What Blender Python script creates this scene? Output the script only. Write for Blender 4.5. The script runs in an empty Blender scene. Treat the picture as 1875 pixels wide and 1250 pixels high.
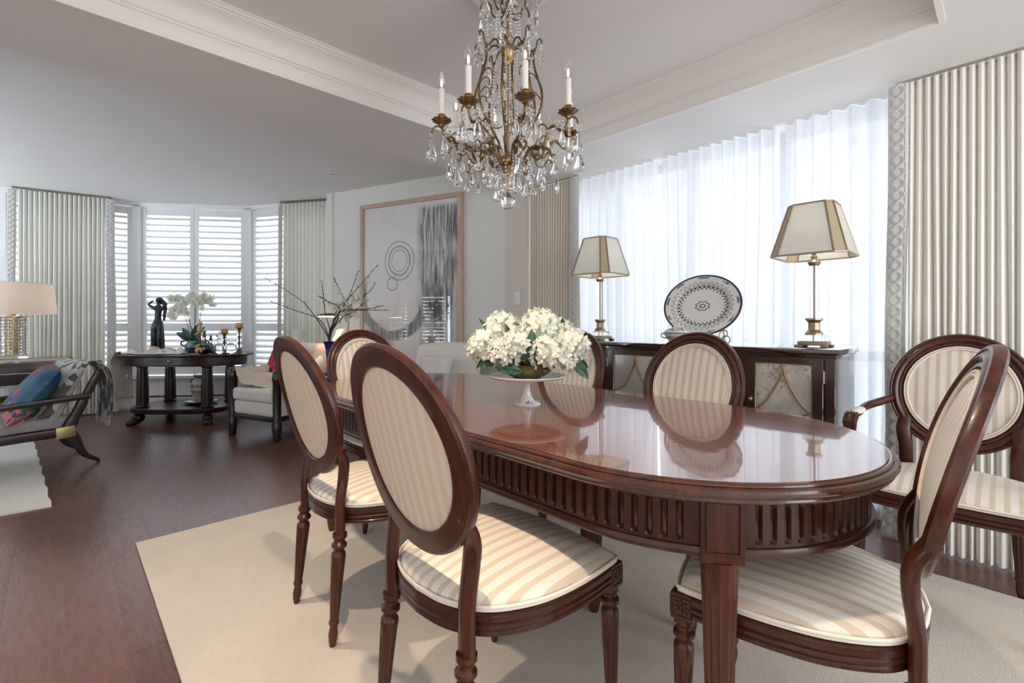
import bpy, bmesh, math, random
from math import sin, cos, pi, radians, sqrt, atan2, floor
from mathutils import Vector, Matrix, Euler
rnd = random.Random(7)
C = bpy.context.scene.collection
SC = bpy.context.scene

# ------------------------------------------------------------------ camera
HC = 1.08                       # lens height
FOC = 865.0                     # focal length in pixels of a 1875 wide frame
YAW = radians(43.6)
FX, FY = sin(YAW), cos(YAW)     # view direction on the floor
RX, RY = cos(YAW), -sin(YAW)    # to the right of it
cam_d = bpy.data.cameras.new('camera')
cam = bpy.data.objects.new('camera', cam_d); C.objects.link(cam)
cam.location = (0, 0, HC)
cam.rotation_euler = (pi/2, 0, -YAW)
cam_d.sensor_width = 36; cam_d.lens = FOC/1875*36
cam_d.shift_y = -35/1875
cam_d.clip_start = 0.02
SC.camera = cam
SC.view_settings.view_transform = 'Standard'
SC.view_settings.look = 'None'
SC.view_settings.gamma = 1
SC.view_settings.exposure = 0.36
SC.view_settings.use_curve_mapping = False
SC.cycles.max_bounces = 14
SC.cycles.diffuse_bounces = 6
SC.cycles.glossy_bounces = 5
SC.cycles.transmission_bounces = 10
SC.cycles.transparent_max_bounces = 24
SC.cycles.caustics_reflective = False
SC.cycles.caustics_refractive = False
SC.cycles.sample_clamp_indirect = 4.0

# ------------------------------------------------------------------ world: bright overcast outside the windows (+X, +Y), dimmer house behind
W = bpy.data.worlds.new('sky'); SC.world = W; W.use_nodes = True
wn = W.node_tree; wn.nodes.clear()
w_out = wn.nodes.new('ShaderNodeOutputWorld'); w_bg = wn.nodes.new('ShaderNodeBackground')
w_tc = wn.nodes.new('ShaderNodeTexCoord'); w_dot = wn.nodes.new('ShaderNodeVectorMath'); w_dot.operation = 'DOT_PRODUCT'
w_dot.inputs[1].default_value = (0.66, 0.75, 0.0)
w_mr = wn.nodes.new('ShaderNodeMapRange'); w_mr.interpolation_type = 'SMOOTHSTEP'
w_mr.inputs[1].default_value = -0.35; w_mr.inputs[2].default_value = 0.25
w_mr.inputs[3].default_value = 0.0; w_mr.inputs[4].default_value = 1.0
w_mix = wn.nodes.new('ShaderNodeMix'); w_mix.data_type = 'RGBA'
SKY_IN = (0.98, 0.94, 0.92, 1); SKY_OUT = (1.35, 1.42, 1.55, 1)
w_mix.inputs[6].default_value = SKY_IN; w_mix.inputs[7].default_value = SKY_OUT
wn.links.new(w_tc.outputs['Generated'], w_dot.inputs[0]); wn.links.new(w_dot.outputs['Value'], w_mr.inputs[0])
wn.links.new(w_mr.outputs[0], w_mix.inputs[0]); wn.links.new(w_mix.outputs[2], w_bg.inputs[0]); wn.links.new(w_bg.outputs[0], w_out.inputs[0])
w_bg.inputs[1].default_value = 1.0

# area lights: daylight outside the glass of each window, and one added rear fill
def area_light(name, loc, to, sx, sy, power, col=(0.78, 0.89, 1.0)):
    l = bpy.data.lights.new(name, 'AREA'); l.shape = 'RECTANGLE'; l.size = sx; l.size_y = sy
    l.energy = power; l.color = col
    o = bpy.data.objects.new(name, l); C.objects.link(o); o.location = loc
    o.rotation_euler = (Vector(to)-Vector(loc)).to_track_quat('-Z', 'Y').to_euler()
    return o
area_light('daylight_dining', (4.6, 0.9, 1.75), (2.6, 0.9, 1.0), 3.6, 2.4, 44, (0.90, 0.95, 1.0))
area_light('daylight_bay', (1.75, 8.0, 2.3), (1.0, 6.3, 0.6), 3.0, 2.6, 22)
area_light('daylight_bay_side', (-0.6, 8.9, 2.3), (-0.4, 6.6, 0.6), 3.2, 2.6, 22)
area_light('daylight_bay_right', (3.35, 6.9, 2.3), (1.4, 5.4, 0.6), 2.4, 2.4, 14)
area_light('daylight_left', (-3.6, 5.2, 0.9), (-0.6, 5.2, 2.2), 2.6, 1.8, 290)
area_light('fill_rear', (1.7, -2.6, 1.5), (2.6, 0.3, 0.9), 1.8, 1.8, 42, (0.90, 0.95, 1.0))  # added fill behind the camera, brightens curtain and rug at right; no window there

def spot(name, loc, to, power, size, col, radius=0.03, blend=0.5):
    l = bpy.data.lights.new(name, 'SPOT'); l.energy = power; l.spot_size = radians(size); l.spot_blend = blend
    l.color = col; l.shadow_soft_size = radius
    o = bpy.data.objects.new(name, l); C.objects.link(o); o.location = loc
    o.rotation_euler = (Vector(to)-Vector(loc)).to_track_quat('-Z', 'Y').to_euler()
    return o
WARM = (1.0, 0.80, 0.60)
spot('downlight_beam', (0.30, 2.05, 2.44), (0.42, 2.05, 0), 82, 100, WARM)
spot('downlight_beam', (0.30, 0.75, 2.44), (0.42, 0.85, 0), 82, 100, WARM)

def at(px, d, z=0.0):           # floor point seen in column px at depth d
    a = (px-937.5)/FOC*d
    return Vector((d*FX + a*RX, d*FY + a*RY, z))

# ------------------------------------------------------------------ objects
def tag(o, label=None, cat=None, group=None, kind=None):
    if label: o['label'] = label
    if cat: o['category'] = cat
    if group: o['group'] = group
    if kind: o['kind'] = kind
    return o
def empty(name, loc=(0, 0, 0), rz=0.0, label=None, cat=None, group=None):
    o = bpy.data.objects.new(name, None); C.objects.link(o)
    o.location = loc; o.rotation_euler = (0, 0, rz); o.empty_display_size = 0.1
    return tag(o, label, cat, group)
def children(o): return [c for c in bpy.data.objects if c.parent == o]
def copy_tree(o, parent=None):
    c = o.copy(); C.objects.link(c); c.parent = parent
    for ch in children(o): copy_tree(ch, c)
    return c

class G:
    """collects geometry of one part"""
    def __init__(s): s.v = []; s.f = []
    def add(s, vs, fs, M=None):
        b = len(s.v)
        for p in vs:
            p = Vector(p)
            s.v.append(tuple(M @ p) if M is not None else tuple(p))
        for f in fs: s.f.append(tuple(i+b for i in f))
        return s
    def grid(s, nu, nv, fn, cu=False, cv=False, M=None, flip=False):
        vs = [fn(i/(nu if cu else nu-1), j/(nv if cv else nv-1)) for i in range(nu) for j in range(nv)]
        fs = []
        for i in range(nu if cu else nu-1):
            for j in range(nv if cv else nv-1):
                a = i*nv+j; b = ((i+1) % nu)*nv+j; c = ((i+1) % nu)*nv+(j+1) % nv; d = i*nv+(j+1) % nv
                fs.append((d, c, b, a) if flip else (a, b, c, d))
        return s.add(vs, fs, M)
    def box(s, c, size, M=None, bev=0.0, seg=2):
        bm = bmesh.new(); bmesh.ops.create_cube(bm, size=1)
        for v in bm.verts: v.co = Vector((v.co.x*size[0]+c[0], v.co.y*size[1]+c[1], v.co.z*size[2]+c[2]))
        if bev > 0: bmesh.ops.bevel(bm, geom=bm.edges[:]+bm.verts[:], offset=bev, segments=seg, profile=0.6, affect='EDGES')
        bm.verts.ensure_lookup_table(); bm.verts.index_update()
        vs = [v.co.copy() for v in bm.verts]; fs = [[v.index for v in f.verts] for f in bm.faces]; bm.free()
        return s.add(vs, fs, M)
    def lathe(s, prof, seg=24, M=None, mod=None, cap=True):
        n = len(prof); vs = []
        for i in range(seg):
            a = 2*pi*i/seg
            for j, (r, z) in enumerate(prof):
                k = mod(a, j, z) if mod else 1.0
                vs.append((r*k*cos(a), r*k*sin(a), z))
        fs = [(i*n+j, ((i+1) % seg)*n+j, ((i+1) % seg)*n+j+1, i*n+j+1) for i in range(seg) for j in range(n-1)]
        if cap:
            if prof[0][0] > 1e-5: fs.append(tuple(i*n for i in range(seg))[::-1])
            if prof[-1][0] > 1e-5: fs.append(tuple(i*n+n-1 for i in range(seg)))
        return s.add(vs, fs, M)
    def tube(s, pts, r, seg=8, closed=False, cap=True, sq=None, M=None, up=None):
        """round (or sq=(a,b) scaled) tube along pts"""
        P = [Vector(p) for p in pts]; n = len(P)
        R = r if isinstance(r, (list, tuple)) else [r]*n
        T = []
        for i in range(n):
            a = P[i-1] if (i > 0 or closed) else P[i]; b = P[(i+1) % n] if (i < n-1 or closed) else P[i]
            t = b-a
            T.append(t.normalized() if t.length > 1e-9 else Vector((0, 0, 1)))
        ref = Vector(up) if up else (Vector((0, 0, 1)) if abs(T[0].z) < 0.9 else Vector((1, 0, 0)))
        N = (ref - T[0]*ref.dot(T[0])).normalized(); vs = []
        for i in range(n):
            if up: ref = Vector(up)
            else: ref = N
            N = ref - T[i]*ref.dot(T[i])
            N = N.normalized() if N.length > 1e-6 else T[i].orthogonal().normalized()
            B = T[i].cross(N)
            for k in range(seg):
                a = 2*pi*k/seg
                sx, sy = (sq if sq else (1, 1))
                vs.append(P[i] + N*(cos(a)*R[i]*sx) + B*(sin(a)*R[i]*sy))
        fs = []
        for i in range(n if closed else n-1):
            for k in range(seg):
                i2 = (i+1) % n; k2 = (k+1) % seg
                fs.append((i*seg+k, i*seg+k2, i2*seg+k2, i2*seg+k))
        if cap and not closed:
            fs.append(tuple(range(seg))[::-1]); fs.append(tuple((n-1)*seg+k for k in range(seg)))
        return s.add(vs, fs, M)
    def ring(s, outline, prof, closed=True, M=None, cap=False, pclosed=True):
        """sweep prof [(out, z)] round a plan outline [(x, y)] listed counter-clockwise"""
        n = len(outline); vs = []; m = len(prof)
        for i in range(n):
            if closed: a = outline[i-1]; b = outline[(i+1) % n]
            else: a = outline[max(i-1, 0)]; b = outline[min(i+1, n-1)]
            tx, ty = b[0]-a[0], b[1]-a[1]; L = sqrt(tx*tx+ty*ty) or 1
            nx, ny = ty/L, -tx/L
            for (o, z) in prof: vs.append((outline[i][0]+nx*o, outline[i][1]+ny*o, z))
        fs = []
        for i in range(n if closed else n-1):
            i2 = (i+1) % n
            for j in range(m if pclosed else m-1):
                j2 = (j+1) % m
                fs.append((i*m+j, i2*m+j, i2*m+j2, i*m+j2))
        if not closed and cap:
            fs.append(tuple(range(m))[::-1]); fs.append(tuple((n-1)*m+j for j in range(m)))
        return s.add(vs, fs, M)
    def plate(s, outline, z0, z1, M=None):
        n = len(outline)
        vs = [(x, y, z0) for x, y in outline]+[(x, y, z1) for x, y in outline]
        fs = [tuple(range(n))[::-1], tuple(range(n, 2*n))]+[(i, (i+1) % n, n+(i+1) % n, n+i) for i in range(n)]
        return s.add(vs, fs, M)
    def ball(s, c, r, seg=12, rings=8, M=None):
        r3 = r if isinstance(r, (tuple, list)) else (r, r, r)
        vs = [(c[0], c[1], c[2]-r3[2])]
        for j in range(1, rings):
            ph = -pi/2+pi*j/rings
            for i in range(seg):
                a = 2*pi*i/seg
                vs.append((c[0]+r3[0]*cos(ph)*cos(a), c[1]+r3[1]*cos(ph)*sin(a), c[2]+r3[2]*sin(ph)))
        vs.append((c[0], c[1], c[2]+r3[2])); fs = []
        for i in range(seg):
            fs.append((0, 1+(i+1) % seg, 1+i))
            for j in range(rings-2):
                a = 1+j*seg
                fs.append((a+i, a+(i+1) % seg, a+seg+(i+1) % seg, a+seg+i))
            a = 1+(rings-2)*seg
            fs.append((a+i, a+(i+1) % seg, len(vs)-1))
        return s.add(vs, fs, M)
    def build(s, name, mat, parent=None, sharp=38, label=None, kind=None, flat=False):
        me = bpy.data.meshes.new(name); me.from_pydata(s.v, [], s.f); me.validate(); me.update()
        bm = bmesh.new(); bm.from_mesh(me); bmesh.ops.recalc_face_normals(bm, faces=bm.faces[:]); bm.to_mesh(me); bm.free()
        if mat: me.materials.append(mat)
        if not flat:
            me.polygons.foreach_set('use_smooth', [True]*len(me.polygons))
            me.set_sharp_from_angle(angle=radians(sharp))
        o = bpy.data.objects.new(name, me); C.objects.link(o)
        if parent: o.parent = parent
        return tag(o, label, kind=kind)

def T(x=0, y=0, z=0): return Matrix.Translation((x, y, z))
def RZ(a): return Matrix.Rotation(a, 4, 'Z')
def RXm(a): return Matrix.Rotation(a, 4, 'X')
def RYm(a): return Matrix.Rotation(a, 4, 'Y')
def spline(pts, n=8, closed=False):
    """Catmull-Rom through pts"""
    P = [Vector(p) for p in pts]; m = len(P); out = []
    for i in range(m if closed else m-1):
        p0 = P[(i-1) % m] if (closed or i > 0) else P[i]*2-P[i+1]
        p1 = P[i]; p2 = P[(i+1) % m]
        p3 = P[(i+2) % m] if (closed or i < m-2) else P[i+1]*2-P[i]
        for k in range(n):
            t = k/n
            out.append(0.5*((2*p1)+(p2-p0)*t+(2*p0-5*p1+4*p2-p3)*t*t+(3*p1-p0-3*p2+p3)*t*t*t))
    if not closed: out.append(P[-1])
    return out
def lerp(a, b, t): return a+(b-a)*t

# ------------------------------------------------------------------ materials
class E:
    """socket with arithmetic"""
    def __init__(s, nt, sock): s.nt = nt; s.k = sock
    def _m(s, op, *o):
        n = s.nt.nodes.new('ShaderNodeMath'); n.operation = op
        for i, x in enumerate((s,)+o):
            if isinstance(x, E): s.nt.links.new(x.k, n.inputs[i])
            else: n.inputs[i].default_value = float(x)
        return E(s.nt, n.outputs[0])
    def __add__(s, o): return s._m('ADD', o)
    def __sub__(s, o): return s._m('SUBTRACT', o)
    def __mul__(s, o): return s._m('MULTIPLY', o)
    def __truediv__(s, o): return s._m('DIVIDE', o)
    __radd__ = __add__; __rmul__ = __mul__
    def __rsub__(s, o): return (s*-1.0)+o
    def abs(s): return s._m('ABSOLUTE')
    def sin(s): return s._m('SINE')
    def sqrt(s): return s._m('SQRT')
    def frac(s): return s._m('FRACT')
    def floor(s): return s._m('FLOOR')
    def pow(s, p): return s._m('POWER', p)
    def min(s, o): return s._m('MINIMUM', o)
    def max(s, o): return s._m('MAXIMUM', o)
    def atan2(s, o): return s._m('ARCTAN2', o)
    def step(s, a, b):           # smooth 0..1 between a and b
        n = s.nt.nodes.new('ShaderNodeMapRange'); n.interpolation_type = 'SMOOTHSTEP'; n.clamp = True
        s.nt.links.new(s.k, n.inputs[0])
        n.inputs[1].default_value = a; n.inputs[2].default_value = b; n.inputs[3].default_value = 0; n.inputs[4].default_value = 1
        if b < a:
            n.inputs[1].default_value = b; n.inputs[2].default_value = a; n.inputs[3].default_value = 1; n.inputs[4].default_value = 0
        return E(s.nt, n.outputs[0])
    def band(s, c, w, soft=0.3): # 1 where |s-c|<w
        return (s-c).abs().step(w, w*(1-soft))

class Mat:
    def __init__(s, name, base=(0.8, 0.8, 0.8), rough=0.5, metal=0.0, coat=0.0, spec=0.5, sheen=0.0, trans=0.0, ior=1.5, alpha=1.0, coat_rough=0.03):
        s.m = bpy.data.materials.new(name); s.m.use_nodes = True; s.nt = s.m.node_tree
        s.b = s.nt.nodes['Principled BSDF']; s.out = s.nt.nodes['Material Output']
        i = s.b.inputs
        i['Base Color'].default_value = (*base, 1); i['Roughness'].default_value = rough; i['Metallic'].default_value = metal
        i['Coat Weight'].default_value = coat; i['Coat Roughness'].default_value = coat_rough; i['Specular IOR Level'].default_value = spec
        i['Sheen Weight'].default_value = sheen; i['Transmission Weight'].default_value = trans; i['IOR'].default_value = ior; i['Alpha'].default_value = alpha
    def n(s, t): return s.nt.nodes.new(t)
    def l(s, a, b): s.nt.links.new(a.k if isinstance(a, E) else a, b)
    def obj(s):
        if not hasattr(s, '_tc'):
            s._tc = s.n('ShaderNodeTexCoord'); s._sx = s.n('ShaderNodeSeparateXYZ'); s.l(s._tc.outputs['Object'], s._sx.inputs[0])
        return tuple(E(s.nt, s._sx.outputs[k]) for k in range(3))
    def vec(s, x, y, z):
        n = s.n('ShaderNodeCombineXYZ')
        for k, q in enumerate((x, y, z)):
            if isinstance(q, E): s.l(q, n.inputs[k])
            else: n.inputs[k].default_value = q
        return n.outputs[0]
    def noise(s, vec=None, scale=10, detail=4, rough=0.55, dist=0.0):
        n = s.n('ShaderNodeTexNoise'); n.inputs['Scale'].default_value = scale; n.inputs['Detail'].default_value = detail
        n.inputs['Roughness'].default_value = rough; n.inputs['Distortion'].default_value = dist
        if vec is None: s.obj(); vec = s._tc.outputs['Object']
        s.l(vec, n.inputs['Vector'])
        return E(s.nt, n.outputs[0])
    def white(s, vec):
        n = s.n('ShaderNodeTexWhiteNoise'); n.noise_dimensions = '3D'; s.l(vec, n.inputs[0]); return E(s.nt, n.outputs[0])
    def mix(s, f, a, b):
        n = s.n('ShaderNodeMix'); n.data_type = 'RGBA'
        if isinstance(f, E): s.l(f, n.inputs[0])
        else: n.inputs[0].default_value = f
        for k, q in ((6, a), (7, b)):
            if isinstance(q, tuple): n.inputs[k].default_value = (*q, 1)[:4]
            else: s.l(q, n.inputs[k])
        return n.outputs[2]
    def color(s, sock): s.l(sock, s.b.inputs['Base Color']); return s
    def rough(s, sock): s.l(sock, s.b.inputs['Roughness']); return s
    def bump(s, h, strength=0.3, dist=0.01):
        n = s.n('ShaderNodeBump'); n.inputs['Strength'].default_value = strength; n.inputs['Distance'].default_value = dist
        s.l(h, n.inputs['Height']); s.l(n.outputs[0], s.b.inputs['Normal']); return s
    def emit(s, col, k):
        s.b.inputs['Emission Color'].default_value = (*col, 1); s.b.inputs['Emission Strength'].default_value = k; return s
    def translucent(s, w, col):
        t = s.n('ShaderNodeBsdfTranslucent'); t.inputs[0].default_value = (*col, 1)
        mx = s.n('ShaderNodeMixShader'); mx.inputs[0].default_value = w
        s.l(s.b.outputs[0], mx.inputs[1]); s.l(t.outputs[0], mx.inputs[2]); s.l(mx.outputs[0], s.out.inputs[0]); s.last = mx; return s

def wood(name, a, b, rough=0.25, coat=0.6, axis='z', scale=1.0, spec=0.5, ring=14):
    m = Mat(name, a, rough, coat=coat, spec=spec, coat_rough=0.08)
    x, y, z = m.obj()
    k = {'x': (1.2, 14, 14), 'y': (14, 1.2, 14), 'z': (14, 14, 1.2)}[axis]
    g = m.noise(m.vec(x*k[0], y*k[1], z*k[2]), 3.0*scale, 6, 0.6, 0.4)
    f = m.noise(m.vec(x*k[0]*4, y*k[1]*4, z*k[2]*2), 4.0*scale, 3, 0.6)
    m.color(m.mix((g*0.7+f*0.3).step(0.3, 0.7), a, b))
    m.bump(f, 0.06, 0.002)
    return m.m

M = {}
M['wall'] = Mat('wall_paint', (0.76, 0.775, 0.74), 0.75)
nz = M['wall'].noise(None, 220, 2); M['wall'].bump(nz, 0.05, 0.002); M['wall'] = M['wall'].m
M['wall_warm'] = Mat('wall_paint_cream', (0.76, 0.72, 0.64), 0.75).m
M['ceiling'] = Mat('ceiling_paint', (0.80, 0.79, 0.785), 0.8).m
M['soffit'] = Mat('soffit_paint', (0.79, 0.785, 0.78), 0.7).m
M['trim'] = Mat('trim_paint', (0.83, 0.815, 0.78), 0.4).m
M['white'] = Mat('white_lacquer', (0.82, 0.83, 0.84), 0.35).m

def floor_mat():
    m = Mat('dark_plank_floor', (0.1, 0.04, 0.03), 0.36, spec=0.65)
    x, y, z = m.obj()
    PW, PL = 0.16, 1.25
    col = (x/PW).floor()
    off = m.white(m.vec(col, 0.0, 3.0))
    yy = y/PL+off*3.0
    row = yy.floor()
    tone = m.white(m.vec(col, row, 1.0))
    fx = (x/PW).frac(); fy = yy.frac()
    gap = ((fx-0.5).abs().step(0.489, 0.4985)).max((fy-0.5).abs().step(0.4980, 0.4996))
    gr = m.noise(m.vec(x*34.0, y*2.6+off*20.0, tone*9.0), 3.2, 6, 0.65, 0.6)
    fine = m.noise(m.vec(x*150.0, y*9.0, tone*5.0), 3.0, 3, 0.6)
    c = m.mix((gr*0.8+tone*0.18).step(0.22, 0.80), (0.070, 0.0290, 0.0222), (0.168, 0.071, 0.053))
    c = m.mix(fine.step(0.56, 0.72)*0.25, c, (0.026, 0.010, 0.008))
    c = m.mix(gap*0.55, c, (0.012, 0.006, 0.005))
    m.color(c)
    m.rough((fine*0.16)+0.20)
    m.bump(fine*0.6+gr*0.25-gap*0.9, 0.17, 0.005)
    return m.m
M['floor'] = floor_mat()
def rug_mat(name, a, b, scale=90, along='x'):
    m = Mat(name, a, 0.95, sheen=0.3, spec=0.1)
    x, y, z = m.obj()
    n1 = m.noise(m.vec(x*(0.6 if along == 'x' else 3), y*(3 if along == 'x' else 0.6), z), scale, 4, 0.7)
    n2 = m.noise(None, 3.0, 3)
    m.color(m.mix((n1*0.65+n2*0.35).step(0.32, 0.68), a, b))
    m.bump(n1, 0.55, 0.006)
    return m.m
M['rug'] = rug_mat('cream_wool', (0.54, 0.48, 0.40), (0.66, 0.60, 0.515))
M['rug_edge'] = Mat('rug_binding', (0.60, 0.54, 0.45), 0.95).m
M['rug2'] = rug_mat('ivory_weave', (0.60, 0.60, 0.56), (0.80, 0.79, 0.74), 30, 'x')
M['mahogany'] = wood('mahogany', (0.030, 0.0066, 0.0030), (0.092, 0.0205, 0.0076), 0.34, 0.2, 'z', 1.0, 0.4)
M['mahogany_x'] = wood('mahogany_rail', (0.027, 0.0062, 0.0030), (0.070, 0.0165, 0.0064), 0.34, 0.2, 'x', 1.0, 0.4)
M['dark_wood'] = wood('dark_mahogany', (0.020, 0.0060, 0.0055), (0.048, 0.0140, 0.0110), 0.28, 0.8, 'z', 1.0, 0.7)
M['library_wood'] = wood('library_mahogany', (0.010, 0.0034, 0.0034), (0.026, 0.0080, 0.0068), 0.34, 0.12, 'z', 1.0, 0.35)
M['ebony'] = Mat('ebonised_wood', (0.012, 0.009, 0.010), 0.3, coat=0.3).m
M['espresso'] = wood('espresso_wood', (0.022, 0.011, 0.011), (0.040, 0.020, 0.018), 0.35, 0.2, 'x')
def table_top():
    m = Mat('polished_mahogany_top', (0.14, 0.036, 0.018), 0.2, coat=1.0, spec=0.6, coat_rough=0.015)
    x, y, z = m.obj()
    g = m.noise(m.vec(x*26.0, y*1.6, 0.0), 2.2, 6, 0.6, 0.7)
    f = m.noise(m.vec(x*110.0, y*7.0, 0.0), 2.0, 3)
    seam = ((y+0.258).abs().min((y-0.258).abs())).step(0.0022, 0.0008)
    c = m.mix((g*0.75+f*0.25).step(0.3, 0.72), (0.080, 0.0190, 0.0095), (0.215, 0.066, 0.032))
    m.color(m.mix(seam, c, (0.02, 0.008, 0.006)))
    w = m.noise(m.vec(x*1.0, y*0.6, 0.0), 9.0, 2)
    bp = m.n('ShaderNodeBump'); bp.inputs['Strength'].default_value = 0.04; bp.inputs['Distance'].default_value = 0.01
    m.l(w+f*0.06-seam*0.3, bp.inputs['Height']); m.l(bp.outputs[0], m.b.inputs['Coat Normal']); m.l(bp.outputs[0], m.b.inputs['Normal'])
    return m.m
M['table_top'] = table_top()
def stripe(name, a, b, pitch=0.0345, duty=0.21, rough=0.42, sheen=0.25):
    m = Mat(name, a, rough, sheen=sheen, spec=0.5)
    x, y, z = m.obj()
    f = ((x/pitch+0.5).frac()-0.5).abs()
    s = f.step(duty+0.02, duty-0.02)
    th = m.noise(m.vec(x*900.0, y*60.0, z*60.0), 1.0, 2)
    m.color(m.mix(s, a, b)); m.bump(th+s*0.3, 0.08, 0.0015)
    m.rough(s*0.18+(rough-0.06))
    return m.m
M['stripe'] = stripe('striped_satin', (0.76, 0.705, 0.615), (0.62, 0.51, 0.39))
M['stripe_back'] = stripe('striped_lining', (0.70, 0.585, 0.465), (0.655, 0.52, 0.395), 0.0345, 0.25, 0.7, 0.0)
M['piping'] = Mat('cream_piping', (0.80, 0.735, 0.63), 0.55).m
M['cream'] = Mat('cream_linen', (0.76, 0.74, 0.69), 0.85, sheen=0.2)
_n = M['cream'].noise(None, 400, 2); M['cream'].bump(_n, 0.1, 0.002); M['cream'] = M['cream'].m
M['tweed'] = Mat('grey_tweed', (0.4, 0.39, 0.39), 0.9)
_n = M['tweed'].noise(None, 260, 2); M['tweed'].color(M['tweed'].mix(_n.step(0.35, 0.65), (0.24, 0.23, 0.24), (0.52, 0.50, 0.49))); M['tweed'].bump(_n, 0.4, 0.003); M['tweed'] = M['tweed'].m
def cloth(name, col, tr, trcol, rough=0.6):
    m = Mat(name, col, rough, sheen=0.2, spec=0.3)
    n = m.noise(None, 26, 3); m.bump(n, 0.12, 0.004)
    m.translucent(tr, trcol); return m.m
M['curtain'] = cloth('cream_silk_curtain', (0.87, 0.855, 0.80), 0.08, (0.80, 0.75, 0.60))
M['curtain2'] = cloth('pale_silk_curtain', (0.80, 0.80, 0.755), 0.10, (0.78, 0.76, 0.62))
M['curtain3'] = cloth('beige_silk_curtain', (0.72, 0.675, 0.605), 0.06, (0.6, 0.5, 0.36))
M['trim_cloth'] = Mat('curtain_trim', (0.72, 0.72, 0.70), 0.7).m
M['trim_cord'] = Mat('curtain_trim_braid', (0.64, 0.64, 0.63), 0.7).m
def sheer():
    m = Mat('white_sheer', (0.88, 0.90, 0.93), 0.8, spec=0.1)
    x, y, z = m.obj()
    t = m.n('ShaderNodeBsdfTranslucent'); t.inputs[0].default_value = (0.9, 0.92, 0.94, 1)
    tr = m.n('ShaderNodeBsdfTransparent'); tr.inputs[0].default_value = (0.97, 0.985, 1.0, 1)
    m1 = m.n('ShaderNodeMixShader'); m1.inputs[0].default_value = 0.30
    m.l(m.b.outputs[0], m1.inputs[1]); m.l(t.outputs[0], m1.inputs[2])
    m2 = m.n('ShaderNodeMixShader')
    th = m.noise(m.vec(x*8.0, y*8.0, z*120.0), 2.0, 3)
    m.l(th.step(0.3, 0.75)*0.08+0.10, m2.inputs[0])
    m.l(m1.outputs[0], m2.inputs[1]); m.l(tr.outputs[0], m2.inputs[2]); m.l(m2.outputs[0], m.out.inputs[0])
    return m.m
M['sheer'] = sheer()
def pane():
    m = Mat('window_glass', (1, 1, 1), 0.0)
    tr = m.n('ShaderNodeBsdfTransparent'); gl = m.n('ShaderNodeBsdfGlossy'); gl.inputs['Roughness'].default_value = 0.0
    fr = m.n('ShaderNodeFresnel'); fr.inputs[0].default_value = 1.45; mx = m.n('ShaderNodeMixShader')
    ge = m.n('ShaderNodeNewGeometry'); m.l(E(m.nt, fr.outputs[0])*(E(m.nt, ge.outputs['Backfacing'])*-1.0+1.0), mx.inputs[0]); m.l(tr.outputs[0], mx.inputs[1]); m.l(gl.outputs[0], mx.inputs[2]); m.l(mx.outputs[0], m.out.inputs[0])
    return m.m
M['pane'] = pane()
M['brass'] = Mat('antique_brass', (0.40, 0.26, 0.115), 0.34, 1.0)
_n = M['brass'].noise(None, 40, 4); M['brass'].color(M['brass'].mix(_n.step(0.35, 0.7), (0.15, 0.098, 0.045), (0.36, 0.245, 0.115))); M['brass'] = M['brass'].m
M['gilt'] = Mat('gilt_brass', (0.48, 0.335, 0.15), 0.28, 1.0).m
M['bronze_trim'] = Mat('lamp_bronze', (0.33, 0.255, 0.175), 0.38, 0.85).m
M['pewter'] = Mat('pewter', (0.52, 0.50, 0.46), 0.35, 0.9).m
M['champagne'] = Mat('champagne_metal', (0.47, 0.43, 0.34), 0.4, 0.9).m
M['crystal'] = Mat('cut_crystal', (1, 1, 1), 0.0, trans=1.0, ior=1.55).m
M['glass'] = Mat('clear_glass', (0.98, 0.99, 1.0), 0.0, trans=1.0, ior=1.46).m
M['candle'] = Mat('candle_sleeve', (0.86, 0.83, 0.79), 0.5).emit((1, 0.85, 0.7), 0.06).m
M['bulb'] = Mat('bulb_glass', (1, 1, 1), 0.02, trans=1.0, ior=1.25).m
M['filament'] = Mat('glowing_filament', (1, 0.7, 0.4), 0.5).emit((1.0, 0.62, 0.33), 22).m
M['black'] = Mat('black_lacquer', (0.012, 0.012, 0.014), 0.2).m

# ================================================================== the setting
ZS, ZT, ZL = 2.28, 2.46, 2.575           # beam soffit, tray ceiling, living room ceiling
G().plate([(-2.4, -1.1), (3.40, -1.1), (3.45, 3.3), (2.62, 5.30), (1.83, 6.87), (0.72, 7.66), (-1.2, 7.92), (-2.4, 7.0)], -0.10, 0.0).build('floor', M['floor'], kind='structure', flat=True)
TX0, TX1, TY0, TY1 = -0.55, 2.555, 0.175, 2.455
G().box((1.0, 1.3, ZT+0.05), (3.6, 2.8, 0.10)).build('ceiling', M['ceiling'], kind='structure', flat=True)
G().plate([(-2.4, 3.03), (3.45, 3.03), (3.45, 3.3), (2.62, 5.30), (1.83, 6.87), (0.72, 7.66), (-1.2, 7.92), (-2.4, 7.0)], ZL, ZL+0.10).build('ceiling_living', M['ceiling'], kind='structure', flat=True)
s = G()
s.box((0.75, (TY1+3.04)/2, (ZS+2.62)/2), (6.5, 3.04-TY1, 2.62-ZS))
s.build('trim_1', M['soffit'], kind='structure', flat=True)
G().box(((TX1+4.0)/2, 0.73, (ZS+2.62)/2), (4.0-TX1, TY1+1.0, 2.62-ZS)).build('trim_2', M['soffit'], kind='structure', flat=True)
G().box((1.0, (TY0-1.0)/2, (ZS+2.62)/2), (3.11, TY0+1.0, 2.62-ZS)).build('trim_3', M['soffit'], kind='structure', flat=True)
G().box(((TX0-2.5)/2, 0.73, (ZS+2.62)/2), (TX0+2.5, TY1+1.0, 2.62-ZS)).build('trim_4', M['soffit'], kind='structure', flat=True)
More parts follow.
